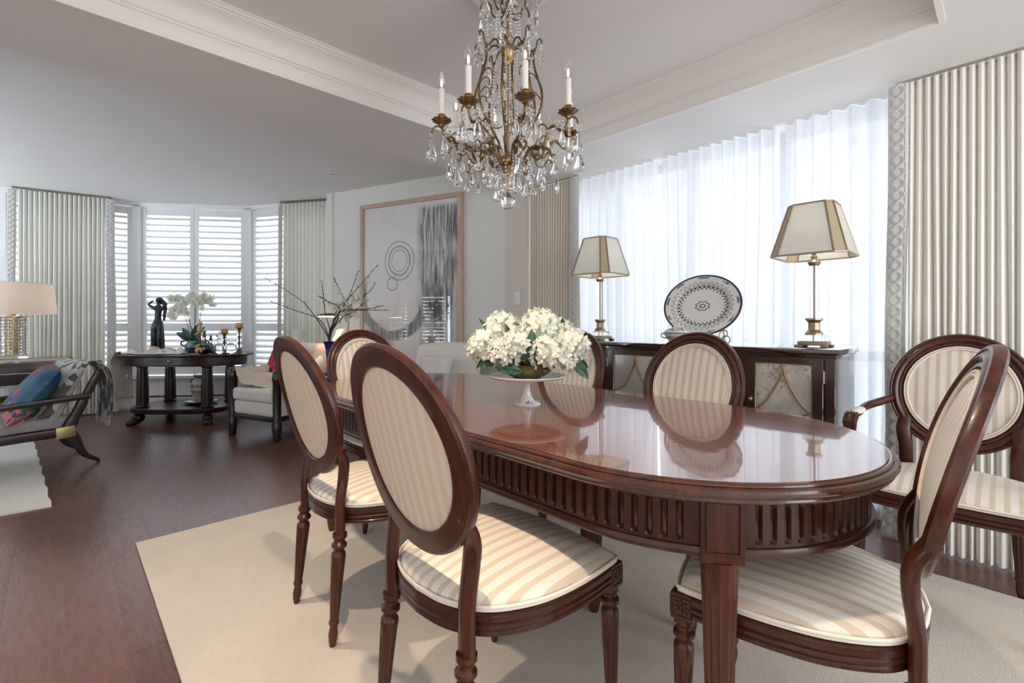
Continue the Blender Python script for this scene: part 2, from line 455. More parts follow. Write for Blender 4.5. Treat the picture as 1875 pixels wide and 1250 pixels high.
# crown moulding round the tray: small bead, flat frieze, ridge, cove, top bead
crown = [(0.004, ZS-0.004), (-0.016, ZS-0.006), (-0.020, ZS+0.006), (-0.010, ZS+0.012), (-0.012, ZS+0.016), (-0.020, ZS+0.060), (-0.027, ZS+0.064),
         (-0.029, ZS+0.072), (-0.036, ZS+0.076), (-0.038, ZS+0.084), (-0.041, ZS+0.098), (-0.052, ZS+0.124), (-0.072, ZS+0.146), (-0.096, ZS+0.158),
         (-0.100, ZS+0.164), (-0.108, ZS+0.164), (-0.114, ZS+0.172), (-0.122, ZS+0.176), (-0.122, ZT+0.001), (0.004, ZT+0.001)]
G().ring([(TX0, TY0), (TX1, TY0), (TX1, TY1), (TX0, TY1)], [(o*1.0, z) for o, z in crown]).build('trim_5', M['trim'], kind='structure', sharp=25)
# ring() offsets along averaged corner normals; widen corners so the mitre keeps its projection
def mitre_fix(o, cx, cy):
    me = o.data
    for v in me.vertices:
        for (qx, qy) in ((TX0, TY0), (TX1, TY0), (TX1, TY1), (TX0, TY1)):
            dx, dy = v.co.x-qx, v.co.y-qy
            if abs(dx) < 0.2 and abs(dy) < 0.2:
                L = sqrt(dx*dx+dy*dy)
                sgn = -1 if (dx*(cx-qx)+dy*(cy-qy)) > 0 else 1
                ax = (1 if qx > cx else -1)*sgn*L; ay = (1 if qy > cy else -1)*sgn*L
                v.co.x = qx+ax; v.co.y = qy+ay
                break
mitre_fix(bpy.data.objects['trim_5'], (TX0+TX1)/2, (TY0+TY1)/2)

# walls
def wall(name, p0, p1, z0, z1, th, mat):
    p0, p1 = Vector((*p0, 0)), Vector((*p1, 0)); u = (p1-p0); L = u.length; a = atan2(u.y, u.x)
    return G().box((L/2, -th/2, (z0+z1)/2), (L, th, z1-z0), T(p0.x, p0.y)@RZ(a)).build(name, mat, kind='structure', flat=True)
AW0, AW1 = Vector((3.05, 3.30)), Vector((2.235, 5.49))
AU = (AW1-AW0).normalized(); AN = Vector((-AU.y, AU.x))      # along the picture wall, into the room
wall('wall_art', AW0, AW1, 0, ZL+0.02, 0.14, M['wall'])
G().box((3.30, 3.145, 1.2), (0.50, 0.33, 2.8)).build('wall_pier', M['wall_warm'], kind='structure', flat=True)
wall('baseboard_art', AW0+AN*0.014, AW1+AN*0.014, 0, 0.12, 0.014, M['trim'])
G().box((3.043, 3.145, 0.06), (0.014, 0.33, 0.12)).build('baseboard_pier', M['trim'], kind='structure')

# dining window wall
GX = 3.36
wf = G()
wf.box((GX+0.05, 0.90, 0.06), (0.14, 3.9, 0.12)); wf.box((GX+0.05, 0.90, 2.27), (0.14, 3.9, 0.10)); wf.box((GX+0.03, 0.90, 0.885), (0.07, 3.9, 0.06))
for y in (-0.90, -0.255, 0.365, 0.987, 1.608, 2.230, 2.83): wf.box((GX+0.03, y, 1.2), (0.075, 0.062, 2.2))
w1 = wf.build('window_1', M['white'], kind='structure', flat=True)
G().box((GX+0.055, 0.90, 1.2), (0.006, 3.7, 2.16)).build('window_pane', M['pane'], w1, flat=True)
G().box((GX-0.018, 0.205, 0.90), (0.02, 0.05, 0.03), bev=0.004).build('window_latch', M['pewter'], w1)
G().box((3.245, 0.9, 0.05), (0.02, 3.8, 0.10)).build('baseboard_window', M['trim'], kind='structure')

# living room bay: polyline of facets
BAY = [Vector(p) for p in ((2.62, 5.32), (1.765, 6.77), (0.69, 7.545), (-1.15, 7.80), (-2.25, 6.95), (-2.25, 4.95))]
def facet(i): return BAY[i], BAY[i+1]
def facet_matrix(p0, p1):
    u = (p1-p0).normalized()
    n = Vector((u.y, -u.x))          # outside
    return Matrix(((u.x, n.x, 0, p0.x), (u.y, n.y, 0, p0.y), (0, 0, 1, 0), (0, 0, 0, 1))), (p1-p0).length
LABELS = {}
def shutter(FM, x0, x1, label, z0=0.42, z1=2.520, tilt=34):
    t = empty('shutter_panel', (FM@Vector(((x0+x1)/2, 0, z0))), 0, label, 'shutter', 'white plantation shutters')
    I = T(*(-t.location)) @ FM
    st, zm = 0.048, 1.02
    f = G()
    for x in (x0+st/2, x1-st/2): f.box((x, 0, (z0+z1)/2), (st, 0.034, z1-z0), I, 0.003, 1)
    f.box(((x0+x1)/2, 0, z1-0.045), (x1-x0-2*st, 0.030, 0.09), I, 0.003, 1)
    f.box(((x0+x1)/2, 0, z0+0.05), (x1-x0-2*st, 0.030, 0.10), I, 0.003, 1)
    f.box(((x0+x1)/2, 0, zm), (x1-x0-2*st, 0.030, 0.10), I, 0.003, 1)
    f.build('shutter_frame', M['white'], t)
    L = G()
    for (a, b) in ((z0+0.10, zm-0.05), (zm+0.05, z1-0.09)):
        n = max(2, round((b-a)/0.077)); p = (b-a)/n
        for k in range(n):
            z = a+(k+0.5)*p; ang = radians(tilt)
            c, q = cos(ang)*0.044, sin(ang)*0.044
            pr = [(c, q), (0.6*c-0.004, 0.6*q+0.006), (-0.6*c-0.004, -0.6*q+0.006), (-c, -q), (-0.6*c+0.004, -0.6*q-0.006), (0.6*c+0.004, 0.6*q-0.006)]
            xa, xb = x0+st+0.002, x1-st-0.002
            vs = [(xa, y, z+dz) for y, dz in pr]+[(xb, y, z+dz) for y, dz in pr]
            L.add(vs, [tuple(range(6))[::-1], tuple(range(6, 12))]+[(i, (i+1) % 6, 6+(i+1) % 6, 6+i) for i in range(6)], I)
    L.build('louvers', M['white'], t, sharp=50)
    rod = G().box((x1-st-0.014, -0.052, (zm+z1)/2), (0.008, 0.008, z1-zm-0.30), I).box((x1-st-0.014, -0.052, (zm+z0)/2), (0.008, 0.008, zm-z0-0.30), I)
    rod.build('tilt_rod', M['white'], t)
    return t
win_n = 2
def bay_window(i, panels, labels):
    global win_n
    p0, p1 = facet(i); FM, L = facet_matrix(p0, p1)
    f = G()
    f.box((L/2, 0.02, 0.20), (L, 0.14, 0.40), FM); f.box((L/2, 0.02, 2.555), (L, 0.14, 0.06), FM); f.box((L/2, -0.06, 0.395), (L, 0.10, 0.03), FM)
    xs = sorted(set([0.0, L]+[e for p in panels for e in p]))
    for x in (0.02, L-0.02): f.box((x, 0.02, 1.45), (0.07, 0.14, 2.2), FM)
    for a, b in zip(panels[:-1], panels[1:]): f.box(((a[1]+b[0])/2, 0.02, 1.45), (max(0.02, b[0]-a[1]-0.006), 0.06, 2.2), FM)
    w = f.build('window_%d' % win_n, M['white'], kind='structure', flat=True); win_n += 1
    G().box((L/2, 0.085, 1.45), (L, 0.006, 2.16), FM).build('window_pane', M['pane'], w, flat=True)
    G().box((L/2, -0.055, 0.10), (L, 0.012, 0.15), FM).build('heater_cover', M['white'], w, flat=True)
    G().box((L/2, -0.064, 0.155), (L*0.96, 0.010, 0.014), FM).build('heater_slot', M['black'], w, flat=True)
    for (a, b), lab in zip(panels, labels): shutter(FM, a, b, lab, tilt=34 if i < 3 else -42)
Lf = [facet_matrix(*facet(i))[1] for i in range(5)]
bay_window(0, [(0.25, 0.95), (0.97, Lf[0]-0.05)], ['white louvered shutter hidden behind the right living room curtain', 'white louvered shutter right of the bay corner, beside the right curtain'])
bay_window(1, [(0.06, Lf[1]/2-0.005), (Lf[1]/2+0.005, Lf[1]-0.06)],
           ['white louvered shutter behind the glass candle holders, right of centre', 'white louvered shutter behind the bronze statue, left of centre'])
bay_window(2, [(0.055, 0.60), (0.61, 1.14), (1.15, Lf[2]-0.05)],
           ['white louvered shutter right beside the trimmed edge of the left curtain', 'white louvered shutter behind the left living room curtain', 'white louvered shutter at the far left above the drum lamp'])
bay_window(3, [(0.06, Lf[3]/2-0.01), (Lf[3]/2+0.01, Lf[3]-0.06)], ['white louvered shutter round the left corner of the bay, nearer panel', 'white louvered shutter round the left corner of the bay, farther panel'])
bay_window(4, [(0.22, 0.78), (0.80, 1.05), (1.30, 1.88)], ['white louvered shutter on the left wall, reflected in the picture glass, inner', 'narrow white louvered shutter on the left wall', 'white louvered shutter on the left wall, reflected in the picture glass, outer'])
wall('wall_left', Vector((-2.25, 4.95)), Vector((-2.25, 3.0)), 0, ZL+0.02, 0.12, M['wall'])
G().box((2.40, 5.42, 1.3), (0.30, 0.10, 2.62)).build('wall_return', M['wall'], kind='structure', flat=True)

# ------------------------------------------------------------------ curtains
def drape_fn(p0, p1, z0, z1, n, amp, flare=0.0, seed=0, push=0.0, rounded=True, pool=0.0, irr=0.28):
    p0, p1 = Vector((*p0, 0)), Vector((*p1, 0)); u = (p1-p0).normalized(); L = (p1-p0).length
    nr = Vector((-u.y, u.x, 0))
    r = random.Random(seed); ph = [r.uniform(-0.55, 0.55) for _ in range(n+2)]; am = [r.uniform(0.72, 1.15) for _ in range(n+2)]
    wob = [r.uniform(-1, 1) for _ in range(n+2)]
    def fn(s, t):
        k = s*n; i = min(int(k), n-1); q = k-i
        e = t*t*(3-2*t)
        a = amp*lerp(am[i], am[i+1], q)*lerp(0.85, 1.12, 1-t)
        x = s*L + irr*(L/n)*lerp(wob[i], wob[i+1], q)*(1-e)*1.6 - flare*(1-s)*(1-t)**2
        w = sin(2*pi*(k+0.10*lerp(ph[i], ph[i+1], q)*(1-t)))
        if rounded: w = 2*abs(sin(pi*(k+0.06*lerp(ph[i], ph[i+1], q)*(1-t))))**0.62-1
        b = pool*max(0, 0.10-t)*10
        p = p0+u*x+nr*(a*w+push*(1-t)+b*a)
        return (p.x, p.y, lerp(z0, z1, t))
    return fn
def strip_band(fn0, p0, u, nr, z0, z1, w, parent, flare=0.0, side=1):
    """flat trim band with a braided lattice down the leading edge"""
    def q(x, o, t):
        z = lerp(z0, z1, t); p = Vector((*p0, 0))+u*(x-flare*(1-t)**2)+nr*o; return (p.x, p.y, z)
    g = G(); g.grid(5, 14, lambda s, t: q(-w*s+0.01*sin(9*t)*(1-t), 0.010*sin(pi*s)+0.012, t))
    g.grid(5, 14, lambda s, t: q(-w*s+0.01*sin(9*t)*(1-t), 0.004, t))
    b = g.build('trim_band', M['trim_cloth'], parent, label='pale woven trim band')
    c = G(); N = 150
    for ph in (0, pi):
        for off in (0.0, 0.0075):
            pts = [q(-w*0.5+(w*0.27)*sin(2*pi*t*(z1-z0)/0.115+ph)+off+0.01*sin(9*t)*(1-t), 0.025+0.003*cos(2*pi*t*(z1-z0)/0.115+ph), t) for t in [k/(N-1) for k in range(N)]]
            c.tube(pts, 0.0033, 5)
    c.tube([q(-w*0.12, 0.018, k/20) for k in range(21)], 0.003, 5); c.tube([q(-w*0.88, 0.018, k/20) for k in range(21)], 0.003, 5)
    c.build('braid', M['trim_cord'], b)
def curtain(label, p0, p1, z0, z1, n, amp, mat, seed, flare=0.0, trim=None, tw=0.085, push=0.0, group='floor-length curtains'):
    """p0 -> p1 along the track; the room is on the left of that direction"""
    t = empty('curtain', (0, 0, 0), 0, label, 'curtain', group)
    P0, P1 = Vector((*p0, 0)), Vector((*p1, 0)); u = (P1-P0).normalized(); nr = Vector((-u.y, u.x, 0))
    c = (P0+P1)/2; t.location = (c.x, c.y, 0); I = T(-c.x, -c.y)
    fn = drape_fn(p0, p1, z0, z1, n, amp, flare, seed, push, pool=0.6)
    G().grid(n*12+1, 14, fn, M=I).build('drape', mat, t, sharp=80)
    h = G()
    for k in range(n+1):
        p = P0+u*((P1-P0).length*k/n); h.box((p.x, p.y, z1+0.004), (0.006, 0.006, 0.02), I)
    h.build('curtain_hooks', M['champagne'], t)
    g = G(); a = P0-u*0.06; b = P1+u*0.04
    g.tube([(a.x, a.y, z1+0.020), (b.x, b.y, z1+0.020)], 0.013, 4, sq=(0.8, 1.3), M=I); g.build('curtain_track', M['champagne'], t, sharp=20)
    def band(at_p1):
        pp = (P1 if at_p1 else P0)
        q = empty  # noqa
        uu = -u if at_p1 else u
        strip_band(None, (pp.x-c.x, pp.y-c.y), uu, nr, z0, z1, tw, t, 0.03 if flare or True else 0)
    if trim in ('start', 'both'): band(False)
    if trim in ('end', 'both'): band(True)
    return t
# dining room, right of the sheers (leading edge towards the sideboard) and left by the pier; room is towards -X
curtain('cream silk curtain behind the striped armchair, right of the sheers', (3.045, -0.95), (3.045, 0.345), 0.012, 2.262, 42, 0.026, M['curtain'], 3, trim=None, push=0.05)
ct = [o for o in bpy.data.objects if o.name.startswith('curtain')][-1]
curtain('beige silk curtain by the thermostat, left of the sheers', (3.045, 2.475), (3.045, 2.955), 0.012, 2.262, 16, 0.024, M['curtain3'], 5, trim=None)
def direct_band(t, P, u, nr, z0, z1, w):
    c = t.location
    strip_band(None, (P[0]-c.x, P[1]-c.y), Vector((*u, 0)), Vector((*nr, 0)), z0, z1, w, t, 0.03)
cur = [o for o in C.objects if o.name.split('.')[0] == 'curtain']
direct_band(cur[0], (3.03, 0.338), (0, -1), (-1, 0), 0.012, 2.262, 0.080)
direct_band(cur[1], (3.03, 2.480), (0, 1), (-1, 0), 0.012, 2.262, 0.085)
# sheers
def sheer_panel(y0, y1, n, seed, label):
    fn = drape_fn((3.185, y1), (3.185, y0), 0.02, 2.275, n, 0.044, 0, seed, rounded=False, irr=0.55)
    tag(G().grid(n*8+1, 10, fn).build('sheer_curtain', M['sheer'], sharp=80), label, 'sheer curtain', 'white sheers over the dining window')
sheer_panel(1.780, 2.60, 10, 11, 'white sheer panel behind the left table lamp')
sheer_panel(0.965, 1.745, 10, 12, 'white sheer panel behind the oval platter')
sheer_panel(-0.95, 0.930, 21, 13, 'white sheer panel behind the right table lamp')
# living room curtains (room to the left of p0->p1 seen from above)
curtain('cream curtain left of the bay shutters behind the drum lamp', (0.37, 7.40), (-0.36, 7.54), 0.012, 2.545, 18, 0.034, M['curtain2'], 8)
curtain('cream curtain right of the bay shutters beside the picture wall', (2.36, 5.62), (1.985, 6.20), 0.012, 2.545, 13, 0.030, M['curtain2'], 9)
cur = [o for o in C.objects if o.name.split('.')[0] == 'curtain']
for t, P0, P1 in ((cur[2], (0.37, 7.40), (-0.36, 7.54)), (cur[3], (2.36, 5.62), (1.985, 6.20))):
    pass
def uv(p, q):
    v = Vector((q[0]-p[0], q[1]-p[1])).normalized(); return (v.x, v.y)
u2 = uv((0.37, 7.40), (-0.36, 7.54)); n2 = (-u2[1], u2[0])
direct_band(cur[2], (0.375, 7.40), u2, n2, 0.012, 2.545, 0.085); direct_band(cur[2], (-0.365, 7.54), (-u2[0], -u2[1]), n2, 0.012, 2.545, 0.07)
u3 = uv((2.36, 5.62), (1.985, 6.20)); n3 = (-u3[1], u3[0])
direct_band(cur[3], (1.98, 6.205), (-u3[0], -u3[1]), n3, 0.012, 2.545, 0.05)

# rugs
g = G().box((0.0, 0.0, 0.006), (2.43, 3.22, 0.012), bev=0.004)
o = g.build('area_rug', M['rug']); o.location = (1.473, 1.31, 0.0); tag(o, 'cream wool rug under the dining table', 'rug')
g = G(); n = 24
edge = [(-0.045+0.006*sin(k*2.1)+k/n*-0.165, 3.855+k/n*2.6) for k in range(n+1)]
out = edge+[(-1.9, 6.4), (-1.9, 3.96)]
g.plate(out, 0.001, 0.010)
tag(g.build('woven_rug', M['rug2'], flat=True), 'ivory woven rug with frayed edge beneath the lounge chair', 'rug')

# recessed ceiling light, thermostat
t = empty('recessed_light', (1.97, 4.69, ZL), 0, 'small round recessed light in the living room ceiling', 'ceiling light')
G().lathe([(0.030, -0.001), (0.034, -0.006), (0.052, -0.007), (0.056, -0.001)], 24, cap=False).build('trim_ring', M['white'], t)
G().lathe([(0.0, -0.002), (0.033, -0.002), (0.033, -0.0035)], 20).build('lens', Mat('downlight_lens', (0.5, 0.5, 0.5), 0.3).m, t)
for k, yy in enumerate((2.05, 0.75)):
    t = empty('recessed_light', (0.30, yy, ZT), 0, 'small round recessed light in the dining tray ceiling, %s' % ('near the living room' if k == 0 else 'above the camera end'), 'ceiling light')
    G().lathe([(0.038, -0.001), (0.040, -0.006), (0.056, -0.007), (0.060, -0.001)], 24, cap=False).build('trim_ring', M['white'], t)
p = (3.05, 3.105)
t = empty('thermostat', (3.05, 3.115, 1.235), 0, 'small white thermostat on the pier beside the beige curtain', 'thermostat')
G().box((-0.011, 0, 0.065), (0.022, 0.075, 0.125), bev=0.006).build('housing', M['white'], t)
G().lathe([(0.0, 0.006), (0.017, 0.006), (0.019, 0.0)], 20, T(-0.022, 0, 0.085)@RYm(-pi/2)).build('dial', M['trim'], t)
G().box((-0.023, 0.012, 0.028), (0.004, 0.010, 0.006)).build('slider', M['black'], t)

# framed picture on the angled wall
PW_, PZ0, PZ1 = 1.325, 0.50, 2.37
t = empty('framed_picture', (0, 0, 0), 0, 'tall abstract black and white picture in pale wood frame on the angled wall', 'picture')
ptc = AW0+AU*0.452
t.location = (ptc.x, ptc.y, PZ0)
ang = atan2(AU.y, AU.x); t.rotation_euler = (0, 0, ang)
# local: x along the wall (to the left in the view), y into the room, z up
H = PZ1-PZ0
fr = G()
bw = 0.045
for (cx, cz, sx, sz) in ((PW_/2, bw/2, PW_, bw), (PW_/2, H-bw/2, PW_, bw), (bw/2, H/2, bw, H-2*bw), (PW_-bw/2, H/2, bw, H-2*bw)):
    fr.box((cx, 0.025, cz), (sx, 0.05, sz), bev=0.003, seg=1)
fr.build('picture_frame', wood('pale_oak_frame', (0.46, 0.33, 0.24), (0.62, 0.47, 0.36), 0.5, 0.0), t)
def painting():
    m = Mat('charcoal_painting', (0.8, 0.8, 0.78), 0.7)
    x, y, z = m.obj()
    u = (x*-1.0+PW_)/PW_; v = z/H
    wob = m.noise(m.vec(x*1.0, 0.0, z*1.0), 3.5, 4)-0.5
    streak = m.noise(m.vec(x*16.0, 0.0, z*1.1), 1.6, 6, 0.68, 0.5)
    fine = m.noise(m.vec(x*48.0, 0.0, z*2.2), 1.5, 4, 0.6)
    blot = m.noise(m.vec(x*2.4, 0.0, z*1.9), 1.8, 5, 0.6, 0.8)
    uw = u+wob*0.10
    # dark hanging mass on the right
    mass = uw.step(0.56, 0.63)*uw.step(0.985, 0.93)*(v.step(0.965, 0.93))*((streak*0.8+fine*0.35).step(0.50, 0.66)*0.75+0.22)
    mass = mass*(v.step(0.30, 0.42)*0.5+0.5)
    low = (uw-0.74).band(0, 0.12, 0.5)*v.step(0.62, 0.5)*((blot*0.9+streak*0.2).step(0.40, 0.6)*0.6+0.35)
    # sweeping arc and rings on the left
    ex = (u-0.34)*1.0+wob*0.05; ez = (v-0.47)*(H/PW_)+wob*0.05
    r1 = (ex*ex+ez*ez).sqrt()
    sweep = r1.band(0.33, 0.055, 0.4)*(v.step(0.60, 0.50))*((fine*0.6+streak*0.5).step(0.42, 0.62)*0.6+0.35)
    strokes = ((r1*16.0).frac()-0.5).abs().step(0.40, 0.47)*r1.band(0.33, 0.08)*v.step(0.58, 0.48)
    dx = (u-0.40)*1.0+wob*0.03; dz = (v-0.66)*(H/PW_)+wob*0.03
    r2 = (dx*dx*1.15+dz*dz).sqrt()
    rings = r2.band(0.115, 0.009)*0.6+r2.band(0.155, 0.008)*0.5+r2.band(0.085, 0.007)*0.4
    fx_ = (u-0.33); fz_ = (v-0.53)*(H/PW_)
    r3 = (fx_*fx_+fz_*fz_).sqrt()
    rings2 = r3.band(0.052, 0.006)*0.6
    base_dark = v.step(0.36, 0.22)*uw.step(0.38, 0.26)*((blot+streak*0.3).step(0.45, 0.72))*0.8
    dark = mass.max(low).max(sweep).max(strokes*0.6).max(rings).max(rings2).max(base_dark)
    wash = blot.step(0.35, 0.75)*0.35
    c = m.mix(wash, (0.80, 0.79, 0.765), (0.66, 0.66, 0.65))
    m.color(m.mix(dark.min(1.0), c, m.mix(fine.step(0.3, 0.7), (0.035, 0.037, 0.045), (0.16, 0.16, 0.175))))
    return m.m
G().box((PW_/2, 0.018, H/2), (PW_-2*bw+0.01, 0.012, H-2*bw+0.01)).build('artwork', painting(), t, flat=True)
G().box((PW_/2, 0.035, H/2), (PW_-2*bw+0.01, 0.003, H-2*bw+0.01)).build('picture_glass', M['pane'], t, flat=True)

# ================================================================== dining chairs
def seat_outline(n=72, fw=0.245, fy=0.205, ry=0.240, k=1.0):
    """plan of the seat: bowed front with tight corners, round back; counter-clockwise"""
    pts = []
    key = [(fw, fy), (fw+0.006, 0.10), (fw+0.002, 0.0), (fw*0.93, -0.09), (fw*0.72, -0.178), (fw*0.38, -ry+0.014), (0, -ry)]
    key = key[::-1]
    right = spline([(x, y, 0) for x, y in key], 8)          # from back centre to right front corner
    front = [(lerp(fw, -fw, i/14), fy+0.028*(1-(2*i/14-1)**2), 0) for i in range(1, 14)]
    left = [(-p[0], p[1], 0) for p in right[::-1]][:-1]
    allp = [(p[0], p[1]) for p in right]+[(p[0], p[1]) for p in front]+[(p[0], p[1]) for p in left]
    return [(x*k, y*k) for x, y in allp]
def ring_offset(outline, o):
    n = len(outline); res = []
    for i in range(n):
        a = outline[i-1]; b = outline[(i+1) % n]; tx, ty = b[0]-a[0], b[1]-a[1]; L = sqrt(tx*tx+ty*ty) or 1
        res.append((outline[i][0]+ty/L*o, outline[i][1]-tx/L*o))
    return res
def flute(nf, depth, j0, j1):
    def mod(a, j, z):
        if j < j0 or j > j1: return 1.0
        w = abs(sin(a*nf/2))
        return 1.0-depth*(w**0.7)
    return mod
def leg_geo(top, foot, r0=0.0225, rear=False):
    """turned, fluted, tapering leg from top to foot"""
    top, foot = Vector(top), Vector(foot); d = foot-top; L = d.length
    z = d.normalized(); q = Vector((0, 0, -1)).rotation_difference(z).to_matrix().to_4x4()
    Mx = T(*top)@q
    g = G()
    prof = [(0.0, 0.0), (r0*1.05, 0.0), (r0*1.05, -0.012), (r0*0.78, -0.020), (r0*0.78, -0.026), (r0*1.10, -0.034), (r0*1.12, -0.042), (r0*0.80, -0.050), (r0*0.72, -0.056)]
    a = 0.064
    sh = [(r0*1.0, -a), (r0*1.05, -a-0.010), (r0*1.03, -a-0.016)]
    b = L-0.092
    body = [(lerp(r0*1.02, r0*0.66, t), -lerp(a+0.022, b, t)) for t in [k/8 for k in range(9)]]
    ft = [(r0*0.62, -b-0.004), (r0*0.74, -b-0.012), (r0*0.76, -b-0.018), (r0*0.56, -b-0.026), (r0*0.60, -b-0.038), (r0*0.70, -b-0.052), (r0*0.60, -b-0.072), (r0*0.42, -L+0.003), (r0*0.40, -L)]
    P = prof+sh+body+ft
    j0 = len(prof)+len(sh)+1; j1 = j0+6
    g.lathe(P, 40, Mx, flute(10, 0.17, j0, j1))
    return g
OV_A, OV_B, OV_Z = 0.225, 0.237, 0.778      # oval half width, half height, centre height
def back_pt(x, z, n, lean=0.255, y0=-0.212, k=0.45):
    return (x, y0-lean*(z-0.50)+n+k*x*x, z)
def oval_ring(g, prof, A, B, zc, nseg=72, **kw):
    def fn(s, t):
        a = 2*pi*s; i = t*len(prof); i = int(round(i)) % len(prof)
        o, n = prof[i]
        nx, nz = cos(a)/A, sin(a)/B; L = sqrt(nx*nx+nz*nz); nx /= L; nz /= L
        return back_pt(A*cos(a)+nx*o, zc+B*sin(a)+nz*o, n, **kw)
    g.grid(nseg, len(prof), fn, cu=True, cv=True)
def make_chair(label, arms=False, group='striped oval-back chairs round the dining table', name='dining_chair'):
    t = empty(name, (0, 0, 0), 0, label, 'chair', group)
    W_ = 1.12 if arms else 1.0
    fw, fy, ry = 0.245*W_, 0.205, 0.240
    out = seat_outline(fw=fw, fy=fy, ry=ry)
    # reeded rail
    rail = [(-0.022, 0.388), (0.000, 0.386), (0.006, 0.390), (0.006, 0.397), (0.002, 0.401), (0.007, 0.405), (0.0075, 0.412), (0.003, 0.416), (0.008, 0.421), (0.008, 0.434), (0.002, 0.438), (-0.022, 0.438)]
    g = G().ring(out, rail); g.plate(ring_offset(out, -0.02), 0.400, 0.432); g.build('seat_rail', M['mahogany_x'], t, sharp=30)
    # corner blocks with rosettes
    for sx in (-1, 1):
        b = G(); cx, cy = sx*(fw-0.015), fy-0.006
        b.box((cx, cy, 0.409), (0.050, 0.050, 0.062), bev=0.002, seg=1)
        for Mx in (T(cx, cy+0.0255, 0.409)@RXm(-pi/2), T(cx+sx*0.0255, cy, 0.409)@RYm(sx*pi/2)):
            b.ball((0, 0, 0), (0.0045, 0.0045, 0.004), 8, 6, Mx)
            for k in range(8):
                a = k*pi/4; q = Mx@RZ(a)
                b.ball((0.011, 0, 0), (0.0085, 0.0036, 0.0028), 8, 4, q)
            for e in (-0.0205, 0.0205):
                b.box((e, 0, 0.0006), (0.002, 0.043, 0.002), Mx); b.box((0, e, 0.0006), (0.043, 0.002, 0.002), Mx)
        b.build('corner_block', M['mahogany'], t, sharp=30)
        leg_geo((cx, cy, 0.378), (cx+sx*0.004, cy+0.006, 0.0), 0.0225).build('leg', M['mahogany'], t, sharp=35)
    px_ = 0.158*(1.06 if arms else 1.0)
    for sx in (-1, 1):
        leg_geo((sx*px_, -0.2205, 0.362), (sx*(px_+0.008), -0.250, 0.0), 0.0222).build('leg', M['mahogany'], t, sharp=35)
    # cushion
    def cush(s, u):
        i = s*len(out); i = int(round(i)) % len(out); x, y = out[i]
        cxy = (0, 0.0)
        if u < 0.82: k = (u/0.82)*0.93; z = 0.505-0.030*(k/0.93)**2.2-0.004
        else:
            q = (u-0.82)/0.18; k = 0.93+0.075*sin(q*pi*0.62)/1.0; z = lerp(0.471, 0.440, q**1.3)
        return (cxy[0]+x*k, cxy[1]+y*k, z)
    c = G().grid(len(out), 18, lambda s, u: cush(s, u), cu=True)
    seat = c.build('seat', M['stripe'], t, sharp=60)
    p = G()
    p.tube([(x, y, 0.4445) for x, y in ring_offset(out, 0.0015)], 0.0045, 6, closed=True); p.tube([(x, y, 0.4525) for x, y in ring_offset(out, 0.0055)], 0.0042, 6, closed=True)
    p.build('piping', M['piping'], seat, sharp=60)
    # oval back frame: broad plain back, moulded front
    kw = dict(lean=0.255)
    A, B, zc = OV_A*(1.0 if arms else 1.0), OV_B, OV_Z
    prof = [(-0.046, -0.013), (-0.040, -0.017), (0.002, -0.018), (0.008, -0.013), (0.009, -0.002), (0.006, 0.006), (0.000, 0.009), (-0.005, 0.006), (-0.009, 0.011), (-0.016, 0.0145), (-0.023, 0.012), (-0.027, 0.008), (-0.031, 0.0115), (-0.037, 0.011), (-0.042, 0.004), (-0.046, -0.004)]
    fr = G(); oval_ring(fr, prof, A, B, zc, 80, **kw)
    fr.build('back_frame', M['mahogany'], t, sharp=32)
    # posts joining the oval to the rear legs
    for sx in (-1, 1):
        pz = [(px_, -0.2205, 0.356), (px_, -0.2205, 0.40), (px_, -0.2205, 0.455), (px_+0.001, -0.216, 0.50), (px_+0.002, -0.210, 0.55), (px_+0.009, -0.213, 0.605)]
        for a in (-0.56, -0.36, -0.16, 0.06):
            q = back_pt((A-0.0185)*cos(a), zc+(B-0.0185)*sin(a), -0.003, **kw); pz.append((q[0], q[1], q[2]))
        pz = [(sx*x, y, z) for x, y, z in pz]
        P = spline(pz, 5); n = len(P)
        R = []
        for i in range(n):
            z = P[i].z
            R.append(0.0225 if z < 0.5 else (lerp(0.0225, 0.0245, min(1, (z-0.5)/0.13)) if z < 0.63 else lerp(0.0245, 0.014, min(1, (z-0.63)/0.12))))
        post = G(); post.tube(P, R, 12, sq=(0.66, 1.10), up=(0, 1, 0)); post.build('back_post', M['mahogany'], t, sharp=50)
    # front pad with double welt, flat lining behind
    def pad(s, u):
        a = 2*pi*s; r = u
        x = (A-0.043)*r*cos(a); z = zc+(B-0.043)*r*sin(a)
        n = 0.004+0.020*(1-r**3.0)
        return back_pt(x, z, n, **kw)
    br = G().grid(64, 12, pad, cu=True).build('backrest', M['stripe'], t, sharp=60)
    w = G()
    for d, rr in ((0.0475, 0.0042), (0.0555, 0.0040)):
        w.tube([back_pt((A-d)*cos(2*pi*k/80), zc+(B-d)*sin(2*pi*k/80), 0.0105 if d < 0.05 else 0.012, **kw) for k in range(80)], rr, 6, closed=True)
    w.build('piping', M['piping'], br, sharp=60)
    def lin(s, u):
        a = 2*pi*s; r = u
        return back_pt((A-0.042)*r*cos(a), zc+(B-0.042)*r*sin(a), -0.0075-0.002*(1-r*r), **kw)
    G().grid(64, 6, lin, cu=True).build('back_lining', M['stripe_back'], t, sharp=60, label='tan striped lining on the rear of the backrest')
